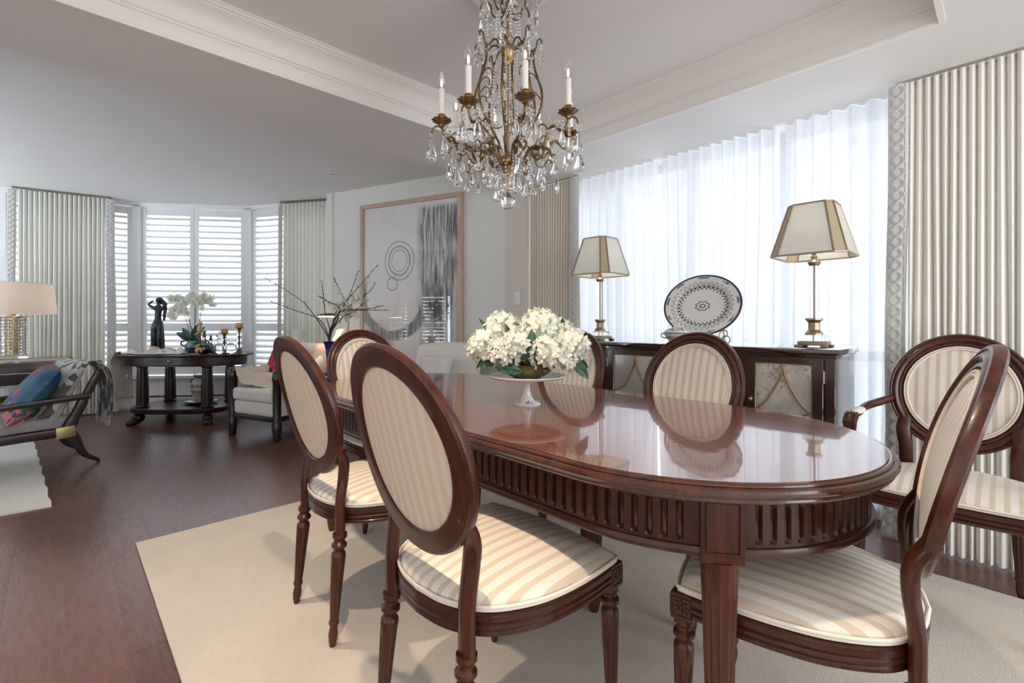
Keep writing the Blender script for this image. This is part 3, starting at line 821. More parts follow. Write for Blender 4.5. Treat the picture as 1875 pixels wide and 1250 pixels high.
    if arms:
        for sx in (-1, 1):
            a0 = back_pt(A*0.985*cos(-0.12), zc+B*sin(-0.12), 0, **kw)
            pts = [(sx*a0[0], a0[1], 0.735), (sx*(a0[0]+0.030), a0[1]+0.05, 0.722), (sx*0.292, a0[1]+0.13, 0.705), (sx*0.300, 0.00, 0.692), (sx*0.302, 0.075, 0.690), (sx*0.302, 0.120, 0.686)]
            P = spline(pts, 6)
            arm = G(); arm.tube(P, [lerp(0.018, 0.0165, i/len(P)) for i in range(len(P))], 12, sq=(1.0, 0.85), up=(0, 0, 1))
            # carved scroll hand and supporting post
            arm.tube([(sx*0.302, 0.10, 0.688), (sx*0.302, 0.135, 0.684), (sx*0.302, 0.150, 0.668), (sx*0.302, 0.140, 0.652), (sx*0.302, 0.124, 0.654)], [0.022, 0.024, 0.024, 0.022, 0.014], 10, sq=(0.72, 1.05))
            for e in (-0.016, -0.0055, 0.0055, 0.016):
                arm.tube([(sx*0.302+e, 0.100, 0.7035), (sx*0.302+e, 0.135, 0.700), (sx*0.302+e, 0.1625, 0.676), (sx*0.302+e, 0.152, 0.648)], 0.0052, 6)
            S = spline([(sx*0.302, 0.128, 0.660), (sx*0.300, 0.112, 0.610), (sx*0.290, 0.072, 0.555), (sx*0.280, 0.040, 0.500), (sx*0.268, 0.030, 0.430)], 6)
            arm.tube(S, [lerp(0.0165, 0.021, i/(len(S)-1)) for i in range(len(S))], 10, sq=(1.0, 0.9))
            ar = arm.build('armrest', M['mahogany'], t, sharp=45)
            pd = G()
            pd.grid(14, 13, lambda s, q: (sx*0.300+0.024*cos(2*pi*q)*sin(pi*min(max(s, 0.02), 0.98))**0.3, lerp(-0.075, 0.092, s), 0.702+(0.018*max(0, sin(2*pi*q))-0.006)*sin(pi*min(max(s, 0.02), 0.98))**0.35), cv=True)
            pd.build('arm_pad', M['cream'], ar, sharp=60)
    return t
proto = make_chair('striped oval-back dining chair, plain back nearest the camera, second from rug corner')
def place(o, x, y, face, label):
    o.location = (x, y, 0.012); o.rotation_euler = (0, 0, face); o['label'] = label; return o
# face = rotation about z; local +y is the front. -90 deg faces +X, +90 faces -X, 180 faces -Y
place(proto, 0.846, 0.955, radians(-90), 'striped oval-back dining chair in the foreground, its plain brown back towards the camera')
place(copy_tree(proto), 0.896, 1.704, radians(-90), 'striped oval-back dining chair nearest the rug corner, beside the foreground chair')
place(copy_tree(proto), 1.782, 0.985, radians(90), 'striped oval-back dining chair in front of the sideboard below the platter')
place(copy_tree(proto), 1.782, 1.690, radians(90), 'striped oval-back dining chair behind the hydrangeas, below the left table lamp')
place(copy_tree(proto), 1.344, 2.450, radians(180), 'striped oval-back dining chair at the far table end, before the abstract picture')
place(copy_tree(proto), 1.316, 0.360, radians(8), 'striped oval-back dining chair at the near table end, seen edge-on')
ac = make_chair('striped oval-back armchair standing before the cream curtain right of the sideboard', True, 'striped oval-back armchair', 'dining_armchair')
del ac['group']
ac.location = (2.455, 0.140, 0.006); ac.rotation_euler = (0, 0, radians(90))

# ================================================================== dining table
TC = Vector((1.37, 1.41, 0.012)); TR, TH = 0.53, 0.71      # end radius, half length of the straight part
t = empty('dining_table', TC, 0, 'long polished mahogany dining table with rounded ends and fluted apron', 'table')
def racetrack(r, h=TH, step=None, nseg=160):
    pts = []
    if step is None:
        for i in range(nseg+1): a = -pi+pi*i/nseg; pts.append((r*cos(a), -h+r*sin(a)))
        for k in range(1, 16): pts.append((r, lerp(-h, h, k/16)))
        for i in range(nseg+1): a = pi*i/nseg; pts.append((r*cos(a), h+r*sin(a)))
        for k in range(1, 16): pts.append((-r, lerp(h, -h, k/16)))
        return pts
    Lt = 2*pi*r+4*h; n = int(round(Lt/step)); res = []
    for i in range(n):
        s_ = i*Lt/n
        if s_ < 2*h: res.append((r, -h+s_)); continue
        s_ -= 2*h
        if s_ < pi*r: a = s_/r; res.append((r*cos(a), h+r*sin(a))); continue
        s_ -= pi*r
        if s_ < 2*h: res.append((-r, h-s_)); continue
        s_ -= 2*h; a = pi+s_/r; res.append((r*cos(a), -h+r*sin(a)))
    return res
ZTT = 0.748
edge_wood = wood('polished_table_edge', (0.030, 0.0075, 0.0036), (0.085, 0.0205, 0.0085), 0.25, 0.5, 'z', 0.6)
g = G(); o = racetrack(TR-0.022)
g.ring(o, [(0.0, ZTT-0.0005), (0.0015, ZTT-0.003), (0.005, ZTT-0.0025), (0.009, ZTT-0.004), (0.0105, ZTT-0.007), (0.010, ZTT-0.0095), (0.0135, ZTT-0.0095), (0.019, ZTT-0.012), (0.022, ZTT-0.017), (0.0222, ZTT-0.022), (0.019, ZTT-0.027), (0.0135, ZTT-0.0295), (0.0125, ZTT-0.032), (0.0145, ZTT-0.036), (0.012, ZTT-0.0395), (0.004, ZTT-0.041), (-0.05, ZTT-0.041), (-0.05, ZTT-0.02)], pclosed=True)
g.build('edge_moulding', edge_wood, t, sharp=28)
G().plate(racetrack(TR-0.0222), ZTT-0.03, ZTT).build('tabletop', M['table_top'], t, sharp=30)
# apron: flutes pressed into a band between two beads
PITCH = 0.0315; RA = TR-0.055; step = PITCH/8
o = racetrack(RA, TH, step); n = len(o)
rows = [(0.700, 0.0, 0), (0.7085, 0.003, 0), (0.700, 0.004, 0)]
zr = [0.712, 0.690, 0.686, 0.680, 0.618, 0.612, 0.608, 0.601, 0.600, 0.594, 0.586, 0.580, 0.580]
of = [0.000, 0.000, 0.000, 0.000, 0.000, 0.000, 0.000, 0.000, 0.006, 0.009, 0.009, 0.004, -0.02]
fl = [0, 0, 0.6, 1, 1, 0.6, 0, 0, 0, 0, 0, 0, 0]
pf = [0, 0, 0, 0, 0, 1, 1, 0.9]
legs_at = []
for (sx, sy) in ((-1, -1), (1, -1), (-1, 1), (1, 1)):
    a = radians(37.5); legs_at.append((sx*RA*cos(a), sy*(TH+RA*sin(a))))
def near_leg(x, y): return any((x-a)**2+(y-b)**2 < 0.062**2 for a, b in legs_at) 
vs = []
nrm = []
for i in range(n):
    a = o[i-1]; b = o[(i+1) % n]; tx, ty = b[0]-a[0], b[1]-a[1]; L = sqrt(tx*tx+ty*ty); nrm.append((ty/L, -tx/L))
for i in range(n):
    for j in range(len(zr)):
        dpt = of[j]-0.0110*fl[j]*pf[i % 8]*(0 if near_leg(*o[i]) else 1)
        vs.append((o[i][0]+nrm[i][0]*dpt, o[i][1]+nrm[i][1]*dpt, zr[j]))
m = len(zr); fs = [(i*m+j, ((i+1) % n)*m+j, ((i+1) % n)*m+j+1, i*m+j+1) for i in range(n) for j in range(m-1)]
G().add(vs, fs).build('apron', M['mahogany_x'], t, sharp=35)
def table_leg(x, y, ang, block=True):
    g = G(); Mx = T(x, y)@RZ(ang)
    if block:
        g.box((0, -0.004, 0.640), (0.088, 0.070, 0.140), Mx, 0.002, 1)
        # sunk panel
        for (cx, cz, sx, sz) in ((0, 0.697, 0.066, 0.004), (0, 0.592, 0.066, 0.004), (-0.033, 0.645, 0.004, 0.105), (0.033, 0.645, 0.004, 0.105)):
            g.box((cx, 0.0325, cz), (sx, 0.009, sz), Mx, 0.0015, 1)
    r0 = 0.037
    prof = [(0, 0.572), (r0*1.02, 0.572), (r0*1.02, 0.545), (r0*1.0, 0.540)]
    body = [(lerp(r0, r0*0.66, k/8), lerp(0.532, 0.125, k/8)) for k in range(9)]
    ft = [(r0*0.62, 0.120), (r0*0.78, 0.108), (r0*0.80, 0.100), (r0*0.56, 0.090), (r0*0.62, 0.075), (r0*0.72, 0.055), (r0*0.62, 0.030), (r0*0.46, 0.0), (0, 0)]
    P = prof+body+ft
    g.lathe(P, 56, Mx, flute(14, 0.14, len(prof)+1, len(prof)+8), cap=False)
    return g.build('leg', M['mahogany'], t, sharp=32)
for (x, y) in legs_at:
    sy = 1 if y > 0 else -1
    d = Vector((x, y-sy*TH)).normalized(); ang = atan2(d.y, d.x)-pi/2
    table_leg(x-d.x*0.018, y-d.y*0.018, ang)
table_leg(0.06, -0.35, 0, False)

# ================================================================== cake stand and hydrangeas
CX, CY, CZ = 1.315, 1.295, 0.760
t = empty('cake_stand', (CX, CY, CZ), 0, 'white footed porcelain cake stand on the dining table', 'cake stand')
def porcelain(name, dark=(0.03, 0.035, 0.06), rings=True):
    m = Mat(name, (0.85, 0.85, 0.84), 0.12, coat=0.5)
    if rings:
        x, y, z = m.obj(); r = (x*x+y*y).sqrt(); a = y.atan2(x)
        n = m.noise(m.vec(x*1.0, y*1.0, z*1.0), 130, 2)
        band = z.band(0.013, 0.007, 0.5)*(n.step(0.50, 0.58))*((a*5.0).sin().step(-0.2, 0.2))
        dk = r.band(0.118, 0.012, 0.3)*z.step(0.09, 0.10)*((a*36.0).sin()*0.25+0.75)
        m.color(m.mix(band.max(dk*0.85), (0.85, 0.85, 0.84), dark))
    return m.m
pm = porcelain('white_porcelain')
G().lathe([(0.0, 0.0), (0.052, 0.0), (0.053, 0.003), (0.047, 0.008), (0.034, 0.014), (0.022, 0.024), (0.015, 0.042), (0.0125, 0.060), (0.0135, 0.078), (0.019, 0.092), (0.025, 0.098), (0.0, 0.099)], 40).build('pedestal', pm, t, sharp=50)
G().lathe([(0.0, 0.0970), (0.06, 0.0975), (0.115, 0.101), (0.140, 0.1045), (0.150, 0.1105), (0.1515, 0.1145), (0.149, 0.1160), (0.143, 0.1120), (0.125, 0.1085), (0.06, 0.1055), (0, 0.105)], 56).build('plate', pm, t, sharp=50)

BZ = CZ+0.105
t = empty('hydrangea_arrangement', (CX, CY, BZ), 0, 'white hydrangea heads with green leaves in an olive bowl on the cake stand', 'flower arrangement')
olive = Mat('olive_bronze_bowl', (0.17, 0.14, 0.045), 0.3, 0.6).m
G().lathe([(0.0, 0.0), (0.045, 0.0), (0.070, 0.008), (0.095, 0.026), (0.113, 0.050), (0.117, 0.055), (0.112, 0.055), (0.09, 0.030), (0.06, 0.014), (0, 0.012)], 40).build('bowl', olive, t, sharp=60)
def petal_mat(name, a, b):
    m = Mat(name, a, 0.6, sheen=0.1, spec=0.2); x, y, z = m.obj()
    n = m.noise(None, 30, 2); m.color(m.mix(n.step(0.35, 0.7), a, b)); m.translucent(0.30, (0.80, 0.84, 0.66)); return m.m
PM = petal_mat('hydrangea_petal', (0.87, 0.885, 0.85), (0.80, 0.825, 0.70))
leafm = Mat('hydrangea_leaf', (0.02, 0.075, 0.035), 0.35, coat=0.2)
_n = leafm.noise(None, 50, 3); leafm.color(leafm.mix(_n.step(0.3, 0.7), (0.012, 0.045, 0.028), (0.045, 0.115, 0.055))); leafm.bump(_n, 0.3, 0.003); leafm = leafm.m
def flower_head(R, seed, squash=0.85):
    g = G(); r = random.Random(seed); N = 74
    g.ball((0, 0, 0), (R*0.72, R*0.72, R*0.72*squash), 12, 8)
    for i in range(N):
        zc = 1-2*(i+0.5)/N
        if zc < -0.75: continue
        a = i*2.399963+r.uniform(-0.2, 0.2); q = sqrt(1-zc*zc)
        d = Vector((q*cos(a), q*sin(a), zc*squash)); pos = d*R*r.uniform(0.84, 0.98)
        nrm = (d+Vector((r.uniform(-.35, .35), r.uniform(-.35, .35), r.uniform(-.2, .35)))).normalized()
        Mx = T(*pos)@nrm.to_track_quat('Z', 'Y').to_matrix().to_4x4()@RZ(r.uniform(0, 6.28))
        fl = r.uniform(0.017, 0.0215)
        for k in range(4):
            def pt(s, u, fl=fl, k=k):
                ww = sin(pi*min(1, u*0.86+0.10))**0.75*0.56
                x = fl*u; y = fl*(s-0.5)*2*ww*0.92
                z = 0.35*fl*u*u*0.6+0.0018*k%2 - 0.20*fl*((s-0.5)*2)**2 + 0.003*u
                return Vector((x, y, z))
            g.grid(3, 4, lambda s, u: pt(s, u), M=Mx@RZ(k*pi/2))
    return g
heads = [flower_head(0.072, 1), flower_head(0.076, 2), flower_head(0.070, 3)]
def hp(lat, tow, z): return (lat*RX-tow*FX, lat*RY-tow*FY, z-BZ)
HD = [(-0.160, 0.03, 0.985, 1.00), (-0.098, 0.0, 1.052, 1.02), (-0.045, 0.10, 1.000, 0.86), (0.045, 0.035, 1.062, 1.08), (0.078, 0.105, 0.965, 1.0), (0.158, 0.045, 0.992, 1.10),
      (0.118, -0.05, 1.035, 1.0), (-0.055, -0.09, 1.02, 1.0), (0.05, -0.11, 1.0, 1.0), (-0.13, -0.09, 0.97, 0.9), (-0.085, 0.085, 0.965, 0.85), (0.020, 0.055, 0.990, 0.9), (0.125, 0.10, 0.945, 0.8)]
hm = [h.build('flower_head', PM, t, sharp=80) for h in heads]
for i, (a, b, z, s_) in enumerate(HD):
    o = hm[i] if i < 3 else hm[i % 3].copy()
    if i >= 3: C.objects.link(o)
    o.parent = t; o.location = hp(a, b, z); o.scale = (s_, s_, s_); o.rotation_euler = (rnd.uniform(-0.4, 0.4), rnd.uniform(-0.4, 0.4), rnd.uniform(0, 6))
def leaf_geo(base, tip, width, normal, curl=0.15, serr=0.0):
    base, tip, nn = Vector(base), Vector(tip), Vector(normal).normalized(); ax = tip-base; L = ax.length; ax.normalize()
    nn = (nn-ax*nn.dot(ax)).normalized(); sd = ax.cross(nn)
    g = G()
    def pt(s, u):
        w = width*(sin(pi*u**0.8))**0.8*(1+serr*sin(u*50))
        v = (s-0.5)*2
        p = base+ax*(L*u)+sd*(v*w/2)+nn*(curl*L*sin(pi*u)*0.6 - curl*L*u*u*0.5 + abs(v)*w*0.18)
        return p
    g.grid(7, 14, pt); g.grid(7, 14, lambda s, u: pt(s, u)-nn*0.0008)
    g.tube([base+ax*(L*u)+nn*(curl*L*sin(pi*u)*0.6-curl*L*u*u*0.5+0.0006) for u in [k/10 for k in range(11)]], [0.0012*(1-k/12) for k in range(11)], 5)
    return g
tow = Vector((-FX, -FY, 0)); lat = Vector((RX, RY, 0))
for (b, e, w, nn) in (((0.0, 0.10, 0.925), (0.015, 0.125, 1.055), 0.062, tow+lat*0.4), ((-0.07, 0.10, 0.900), (-0.118, 0.145, 0.985), 0.052, tow), ((-0.02, 0.10, 0.900), (-0.125, 0.12, 0.915), 0.052, tow+Vector((0, 0, 0.5))),
                      ((-0.13, 0.06, 0.955), (-0.165, 0.095, 0.885), 0.030, tow), ((-0.15, 0.05, 0.955), (-0.195, 0.06, 0.905), 0.022, tow), ((0.16, 0.06, 0.945), (0.228, 0.075, 0.868), 0.046, tow+lat*0.3),
                      ((0.19, 0.03, 0.93), (0.232, 0.04, 0.905), 0.034, tow), ((-0.145, 0.0, 1.02), (-0.185, 0.03, 1.098), 0.022, tow+lat), ((0.13, -0.04, 1.03), (0.140, 0.0, 1.098), 0.026, tow), ((-0.06, 0.06, 1.01), (-0.085, 0.09, 1.075), 0.026, tow)):
    leaf_geo(hp(*b), hp(*e), w, nn, 0.12, 0.03).build('leaf', leafm, t, sharp=70)
st = G()
for (a, b, z, s_) in HD[:11]:
    p = hp(a, b, z); st.tube(spline([(p[0]*0.2, p[1]*0.2, 0.02), (p[0]*0.6, p[1]*0.6, p[2]*0.6), p], 4), 0.003, 5)
st.build('stem', leafm, t)

# ================================================================== sideboard
SX0, SX1, SY0, SY1, SZ = 2.50, 2.87, 0.530, 2.150, 0.958
t = empty('sideboard', ((SX0+SX1)/2, (SY0+SY1)/2, 0.012), 0, 'dark mahogany sideboard with antiqued mirror doors before the sheers', 'sideboard')
I = T(-(SX0+SX1)/2, -(SY0+SY1)/2)
b = G(); ym = (SY0+SY1)/2; L = SY1-SY0
b.box(((SX0+SX1)/2, ym, 0.508), (SX1-SX0, L, 0.816), I, 0.002, 1); b.box(((SX0+SX1)/2, ym, 0.05), (SX1-SX0+0.01, L+0.012, 0.10), I, 0.003, 1)
for y in (0.550, 0.926, 1.754, 2.130): b.box((SX0-0.004, y, 0.505), (0.014, 0.040, 0.785), I, 0.002, 1)
b.build('cabinet_body', M['dark_wood'], t)
G().box(((SX0+SX1)/2-0.006, ym, SZ-0.0245), (SX1-SX0+0.034, L+0.034, 0.025), I, 0.005, 2).box(((SX0+SX1)/2-0.004, ym, SZ-0.044), (SX1-SX0+0.014, L+0.014, 0.016), I, 0.004, 1).build('top', Mat('polished_dark_top', (0.03, 0.010, 0.008), 0.12, coat=1.0, coat_rough=0.03).m, t)
am = Mat('antiqued_mirror', (0.75, 0.73, 0.68), 0.12, 0.50)
n1 = am.noise(None, 95, 7, 0.7); n2 = am.noise(None, 6, 3); spots = (n1*0.85+n2*0.2).step(0.535, 0.615)
am.color(am.mix(spots*0.85, (0.90, 0.88, 0.82), (0.20, 0.165, 0.14))); am.rough(spots*0.4+n2*0.10+0.06); am = am.m
goldwood = Mat('gilt_fretwork', (0.30, 0.205, 0.10), 0.4, 0.6).m
def door(y0, y1, knob_at, hinge_at, proud=0.0):
    zb, zt = 0.115, 0.900; xx = SX0-0.011-proud
    ff = G(); sw = 0.044; yc = (y0+y1)/2
    d = ff
    for (cy, cz, sy, sz) in ((y0+sw/2, (zb+zt)/2, sw, zt-zb), (y1-sw/2, (zb+zt)/2, sw, zt-zb), (yc, zt-0.0135, y1-y0-2*sw, 0.027), (yc, zb+0.03, y1-y0-2*sw, 0.06)):
        d.box((xx, cy, cz), (0.020, sy, sz), I, 0.0025, 1)
    dr = d.build('door', M['dark_wood'], t)
    a, c, z0, z1 = y0+sw, y1-sw, zb+0.06, zt-0.027
    G().box((xx+0.004, yc, (z0+z1)/2), (0.006, c-a, z1-z0), I).build('mirror', am, dr, flat=True, label='speckled antique mirror panel')
    f = G(); xw = xx-0.004
    for (p, q) in (((xw, a, z0), (xw, a, z1)), ((xw, c, z0), (xw, c, z1)), ((xw, a, z0), (xw, c, z0)), ((xw, a, z1), (xw, c, z1))): f.tube([p, q], 0.0035, 6, M=I)
    zj = z1-0.225                                        # where the arcs meet the frame
    for s_ in (-1, 1):
        e = yc+s_*(c-a)/2
        f.tube(spline([(xw, yc+s_*0.001, z1), (xw, yc+s_*0.008, z1-0.055), (xw, yc+s_*0.038, z1-0.125), (xw, yc+s_*0.078, z1-0.190), (xw, e-s_*0.012, zj+0.006), (xw, e, zj)], 6), 0.0040, 6, M=I)
        zk = zj-0.24
        f.tube(spline([(xw, e, zj), (xw, e-s_*0.020, zj-0.004), (xw, yc+s_*0.055, zj-0.045), (xw, yc+s_*0.022, zj-0.11), (xw, yc+s_*0.008, zj-0.18), (xw, yc, zk)], 6), 0.0040, 6, M=I)
        f.tube(spline([(xw, yc, zk), (xw, yc+s_*0.02, zk-0.07), (xw, yc+s_*0.06, zk-0.13), (xw, e, z0+0.02)], 6), 0.0040, 6, M=I)
    f.build('fretwork', goldwood, dr)
    k = G(); k.ball((xx-0.020, knob_at, 0.690), (0.008, 0.010, 0.010), 12, 8, I); k.tube([(xx-0.008, knob_at, 0.690), (xx-0.018, knob_at, 0.690)], 0.004, 8, M=I); k.lathe([(0.0, 0.0), (0.009, 0.0), (0.008, 0.003)], 14, I@T(xx-0.0095, knob_at, 0.690)@RYm(-pi/2)@Matrix.Scale(1.6, 4, (1, 0, 0)))
    k.build('knob', M['gilt'], dr)
    for z in (0.82, 0.22): G().tube([(xx-0.008, hinge_at, z-0.028), (xx-0.008, hinge_at, z+0.028)], 0.004, 8, M=I).build('hinge', M['pewter'], dr)
door(0.574, 0.904, 0.882, 0.572)
door(0.948, 1.338, 1.318, 0.946, 0.004); door(1.342, 1.732, 1.362, 1.734, 0.004)
door(1.776, 2.106, 1.798, 2.108)

# ================================================================== table lamps on the sideboard
def shade_mat(name, col, tcol, k):
    m = Mat(name, col, 0.55, sheen=0.15); x, y, z = m.obj()
    n = m.noise(m.vec(x*160.0, y*160.0, z*8.0), 1.2, 2); m.bump(n, 0.1, 0.002); m.translucent(k, tcol); return m.m
SHW = shade_mat('silk_shade_white', (0.82, 0.82, 0.79), (0.90, 0.89, 0.84), 0.45)
SHG = shade_mat('gold_foil_shade', (0.52, 0.45, 0.30), (0.60, 0.48, 0.28), 0.22)
def oct_ring(h, c, z):       # square of half side h with corners cut by c, counter-clockwise
    return [(h, -h+c, z), (h, h-c, z), (h-c, h, z), (-h+c, h, z), (-h, h-c, z), (-h, -h+c, z), (-h+c, -h, z), (h-c, -h, z)]
def bronze_lamp(x, y, label):
    t = empty('table_lamp', (x, y, SZ), 0, label, 'table lamp')
    ba = G(); ba.box((0, 0, 0.019), (0.118, 0.118, 0.020), bev=0.003); 
    P = [(0.059, 0.010), (0.066, 0.004), (0.068, 0.000)]
    for sx in (-1, 1):
        for sy in (-1, 1): ba.box((sx*0.056, sy*0.056, 0.006), (0.030, 0.030, 0.012), bev=0.004)
    ba.build('foot', M['bronze_trim'], t)
    G().box((0, 0, 0.045), (0.086, 0.086, 0.030), bev=0.002).build('crystal_block', M['glass'], t, sharp=25)
    pd = G(); pd.lathe([(0.0, 0.062), (0.034, 0.062), (0.034, 0.070), (0.022, 0.086), (0.022, 0.118), (0.033, 0.132), (0.033, 0.141), (0.0, 0.141)], 4, RZ(pi/4)@Matrix.Scale(1.15, 4))
    pd.v = [(a, b_, z) for a, b_, z in pd.v]
    pz = G(); pz.lathe([(0.0, 0.060), (0.039, 0.060), (0.039, 0.069), (0.0255, 0.086), (0.0255, 0.120), (0.037, 0.134), (0.037, 0.143), (0.0, 0.143)], 8, RZ(pi/8))
    pz.build('pedestal', M['bronze_trim'], t, sharp=20)
    G().tube([(0, 0, 0.143), (0, 0, 0.405)], 0.021, 24).build('crystal_column', M['glass'], t)
    rod = G().tube([(0, 0, 0.03), (0, 0, 0.47)], 0.003, 8); rod.lathe([(0.0, 0.403), (0.020, 0.403), (0.027, 0.412), (0.028, 0.420), (0.019, 0.430), (0.013, 0.436), (0.013, 0.444), (0.017, 0.447), (0.010, 0.452), (0.010, 0.50), (0, 0.50)], 24)
    rod.tube([(0, 0, 0.50), (0, 0, 0.705)], 0.0025, 6); rod.ball((0, 0, 0.712), 0.011, 12, 8)
    rod.build('stem', M['bronze_trim'], t)
    hb, ht, cb, ctp, zb, zt = 0.160, 0.094, 0.043, 0.027, 0.447, 0.698
    bot, top = oct_ring(hb, cb, zb), oct_ring(ht, ctp, zt)
    for nm, mat, which in (('shade_panel', SHW, (0, 2, 4, 6)), ('shade_corner', SHG, (1, 3, 5, 7))):
        for i in which:
            j = (i+1) % 8; g = G()
            a, b_, c, d = [Vector(q) for q in (bot[i], bot[j], top[j], top[i])]
            nn = (b_-a).cross(d-a).normalized()*0.0012
            g.add([a, b_, c, d, a-nn, b_-nn, c-nn, d-nn], [(0, 1, 2, 3), (7, 6, 5, 4)])
            g.build(nm, mat, t, flat=True)
    br = G()
    for i in range(8):
        br.tube([bot[i], top[i]], 0.0042, 6)
        br.tube([bot[i], bot[(i+1) % 8]], 0.0045, 6); br.tube([top[i], top[(i+1) % 8]], 0.0045, 6)
    br.tube([(-ht, 0, zt), (ht, 0, zt)], 0.002, 5); br.tube([(0, -ht, zt), (0, ht, zt)], 0.002, 5)
    br.build('shade_braid', M['bronze_trim'], t)
    G().ball((0, 0, 0.585), (0.026, 0.026, 0.032), 14, 10).build('bulb', Mat('lit_bulb', (1, 1, 1), 0.5).emit((1.0, 0.90, 0.76), 60).m, t)
    return t
bronze_lamp(2.70, 0.663, 'bronze and crystal table lamp on the right end of the sideboard')
bronze_lamp(2.70, 1.950, 'bronze and crystal table lamp on the left end of the sideboard, before the beige curtain')

# ================================================================== platter on its easel, lidded tureen
def platter_mat():
    m = Mat('blue_and_white_china', (0.80, 0.80, 0.76), 0.15, coat=0.5)
    x, y, z = m.obj(); a_, b_ = 0.233, 0.183
    u = y/a_; v = z/b_; r = (u*u+v*v).sqrt(); an = v.atan2(u)
    n = m.noise(None, 60, 3)
    edge = r.step(0.940, 0.955)
    leafs = r.band(0.905, 0.035)*((an*9.0).sin()*0.6+(n-0.5)*3.0).step(0.15, 0.4)
    k = 17.0
    sc = ((an*k).sin()).abs()
    loops = (r-(sc*0.085+0.545)).abs().step(0.028, 0.018)
    loops2 = (r-(((an*k+pi/2).sin()).abs()*0.10+0.690)).abs().step(0.014, 0.008)
    loops3 = (r-(((an*k+pi/2).sin()).abs()*0.06+0.675)).abs().step(0.008, 0.004)*0.8
    line = r.band(0.655, 0.012)
    uc = y/0.040; vc = z/0.026; rc = (uc*uc+vc*vc).sqrt(); ac = vc.atan2(uc)
    cen = (rc-(((ac*4.0).sin()).abs()*0.30+0.78)).abs().step(0.16, 0.10)+(rc-0.38).abs().step(0.16, 0.10)
    d = edge.max(leafs*0.8).max(loops).max(loops2*0.85).max(loops3).max(line*0.8).max(cen.min(1.0)*0.85)
    m.color(m.mix(d.min(1.0), (0.80, 0.80, 0.76), (0.030, 0.032, 0.085)))
    return m.m
t = empty('oval_platter', (2.70, 1.236, SZ+0.030), 0, 'large blue and white oval platter on an easel on the sideboard', 'platter')
pl = G()
def plf(s, u):
    a = 2*pi*s; r = u
    d = 0.0 if r < 0.62 else (0.016*((r-0.62)/0.10) if r < 0.72 else 0.016+0.008*(r-0.72)/0.28)
    x = 0.233*r*cos(a); z = 0.183*r*sin(a)
    return (-d, x, z)
pl.grid(72, 22, plf, cu=True); pl.grid(72, 22, lambda s, u: tuple(Vector(plf(s, u))+Vector((0.005, 0, 0))), cu=True)
pl.grid(72, 2, lambda s, u: tuple(Vector(plf(s, 1.0))+Vector((0.005*u, 0, 0))), cu=True)
po = pl.build('platter', platter_mat(), t, sharp=50)
po.location = (0.02, 0, 0.188); po.rotation_euler = (0, radians(13), 0)
t = empty('plate_easel', (2.70, 1.236, SZ), 0, 'scrolled wire easel holding the oval platter', 'plate stand')
e = G()
for s_ in (-1, 1):
    y = s_*0.125
    e.tube(spline([(0.10, y*0.5, 0.004), (0.03, y, 0.025), (-0.045, y, 0.028), (-0.062, y+s_*0.004, 0.045), (-0.056, y+s_*0.012, 0.070), (-0.042, y+s_*0.030, 0.078), (-0.045, y+s_*0.046, 0.062), (-0.052, y+s_*0.040, 0.045), (-0.055, y+s_*0.028, 0.050)], 6), 0.0035, 6)
    e.tube(spline([(-0.040, y+s_*0.018, 0.004), (-0.042, y+s_*0.050, 0.010), (-0.042, y+s_*0.056, 0.035), (-0.042, y+s_*0.036, 0.048), (-0.042, y+s_*0.016, 0.035), (-0.042, y+s_*0.022, 0.016), (-0.042, y+s_*0.038, 0.018)], 6), 0.003, 6)
    e.tube([(0.03, y, 0.025), (0.085, y*0.45, 0.30)], 0.003, 6)
    e.tube([(-0.042, y+s_*0.02, 0.010), (-0.042, y, 0.028)], 0.003, 6)
e.tube([(-0.045, -0.125, 0.026), (-0.045, 0.125, 0.026)], 0.003, 6); e.tube([(0.085, -0.06, 0.30), (0.085, 0.06, 0.30)], 0.003, 6); e.tube([(0.10, 0.062, 0.004), (0.10, -0.062, 0.004)], 0.003, 6)
e.tube(spline([(-0.045, 0.0, 0.026), (-0.05, -0.045, 0.040), (-0.05, -0.090, 0.030), (-0.05, -0.10, 0.045)], 6), 0.003, 6)
e.build('wire_frame', M['brass'], t)
t = empty('sauce_tureen', (2.600, 1.335, SZ), 0, 'small lidded blue and white tureen before the oval platter', 'tureen')
def tur_mat():
    m = Mat('transfer_printed_china', (0.80, 0.80, 0.77), 0.15, coat=0.5); x, y, z = m.obj()
    a = y.atan2(x); n = m.noise(None, 90, 2)
    d = z.band(0.030, 0.013)*((a*14.0).sin()).abs().step(0.5, 0.8)+z.band(0.082, 0.012)*n.step(0.48, 0.58)+z.band(0.060, 0.004)
    m.color(m.mix(d.min(1.0)*0.85, (0.80, 0.80, 0.77), (0.04, 0.045, 0.10))); return m.m
tm = tur_mat(); S = Matrix.Diagonal((0.62, 1.0, 1.0, 1.0))
G().lathe([(0.0, 0.0), (0.048, 0.0), (0.050, 0.006), (0.044, 0.012), (0.062, 0.030), (0.074, 0.050), (0.078, 0.058), (0.072, 0.058), (0.0, 0.03)], 36, S).build('bowl', tm, t, sharp=50)
lid = G().lathe([(0.080, 0.059), (0.080, 0.063), (0.066, 0.078), (0.040, 0.090), (0.014, 0.095), (0.0, 0.096)], 36, S); lid = lid.build('lid', tm, t, sharp=50)
G().tube(spline([(0, -0.012, 0.094), (0, -0.014, 0.112), (0, 0.0, 0.120), (0, 0.014, 0.112), (0, 0.012, 0.094)], 5), 0.004, 8).build('finial', tm, lid)
for s_ in (-1, 1): G().tube(spline([(0, s_*0.068, 0.050), (0, s_*0.094, 0.056), (0, s_*0.096, 0.036), (0, s_*0.060, 0.028)], 5), 0.004, 8).build('handle', tm, t)

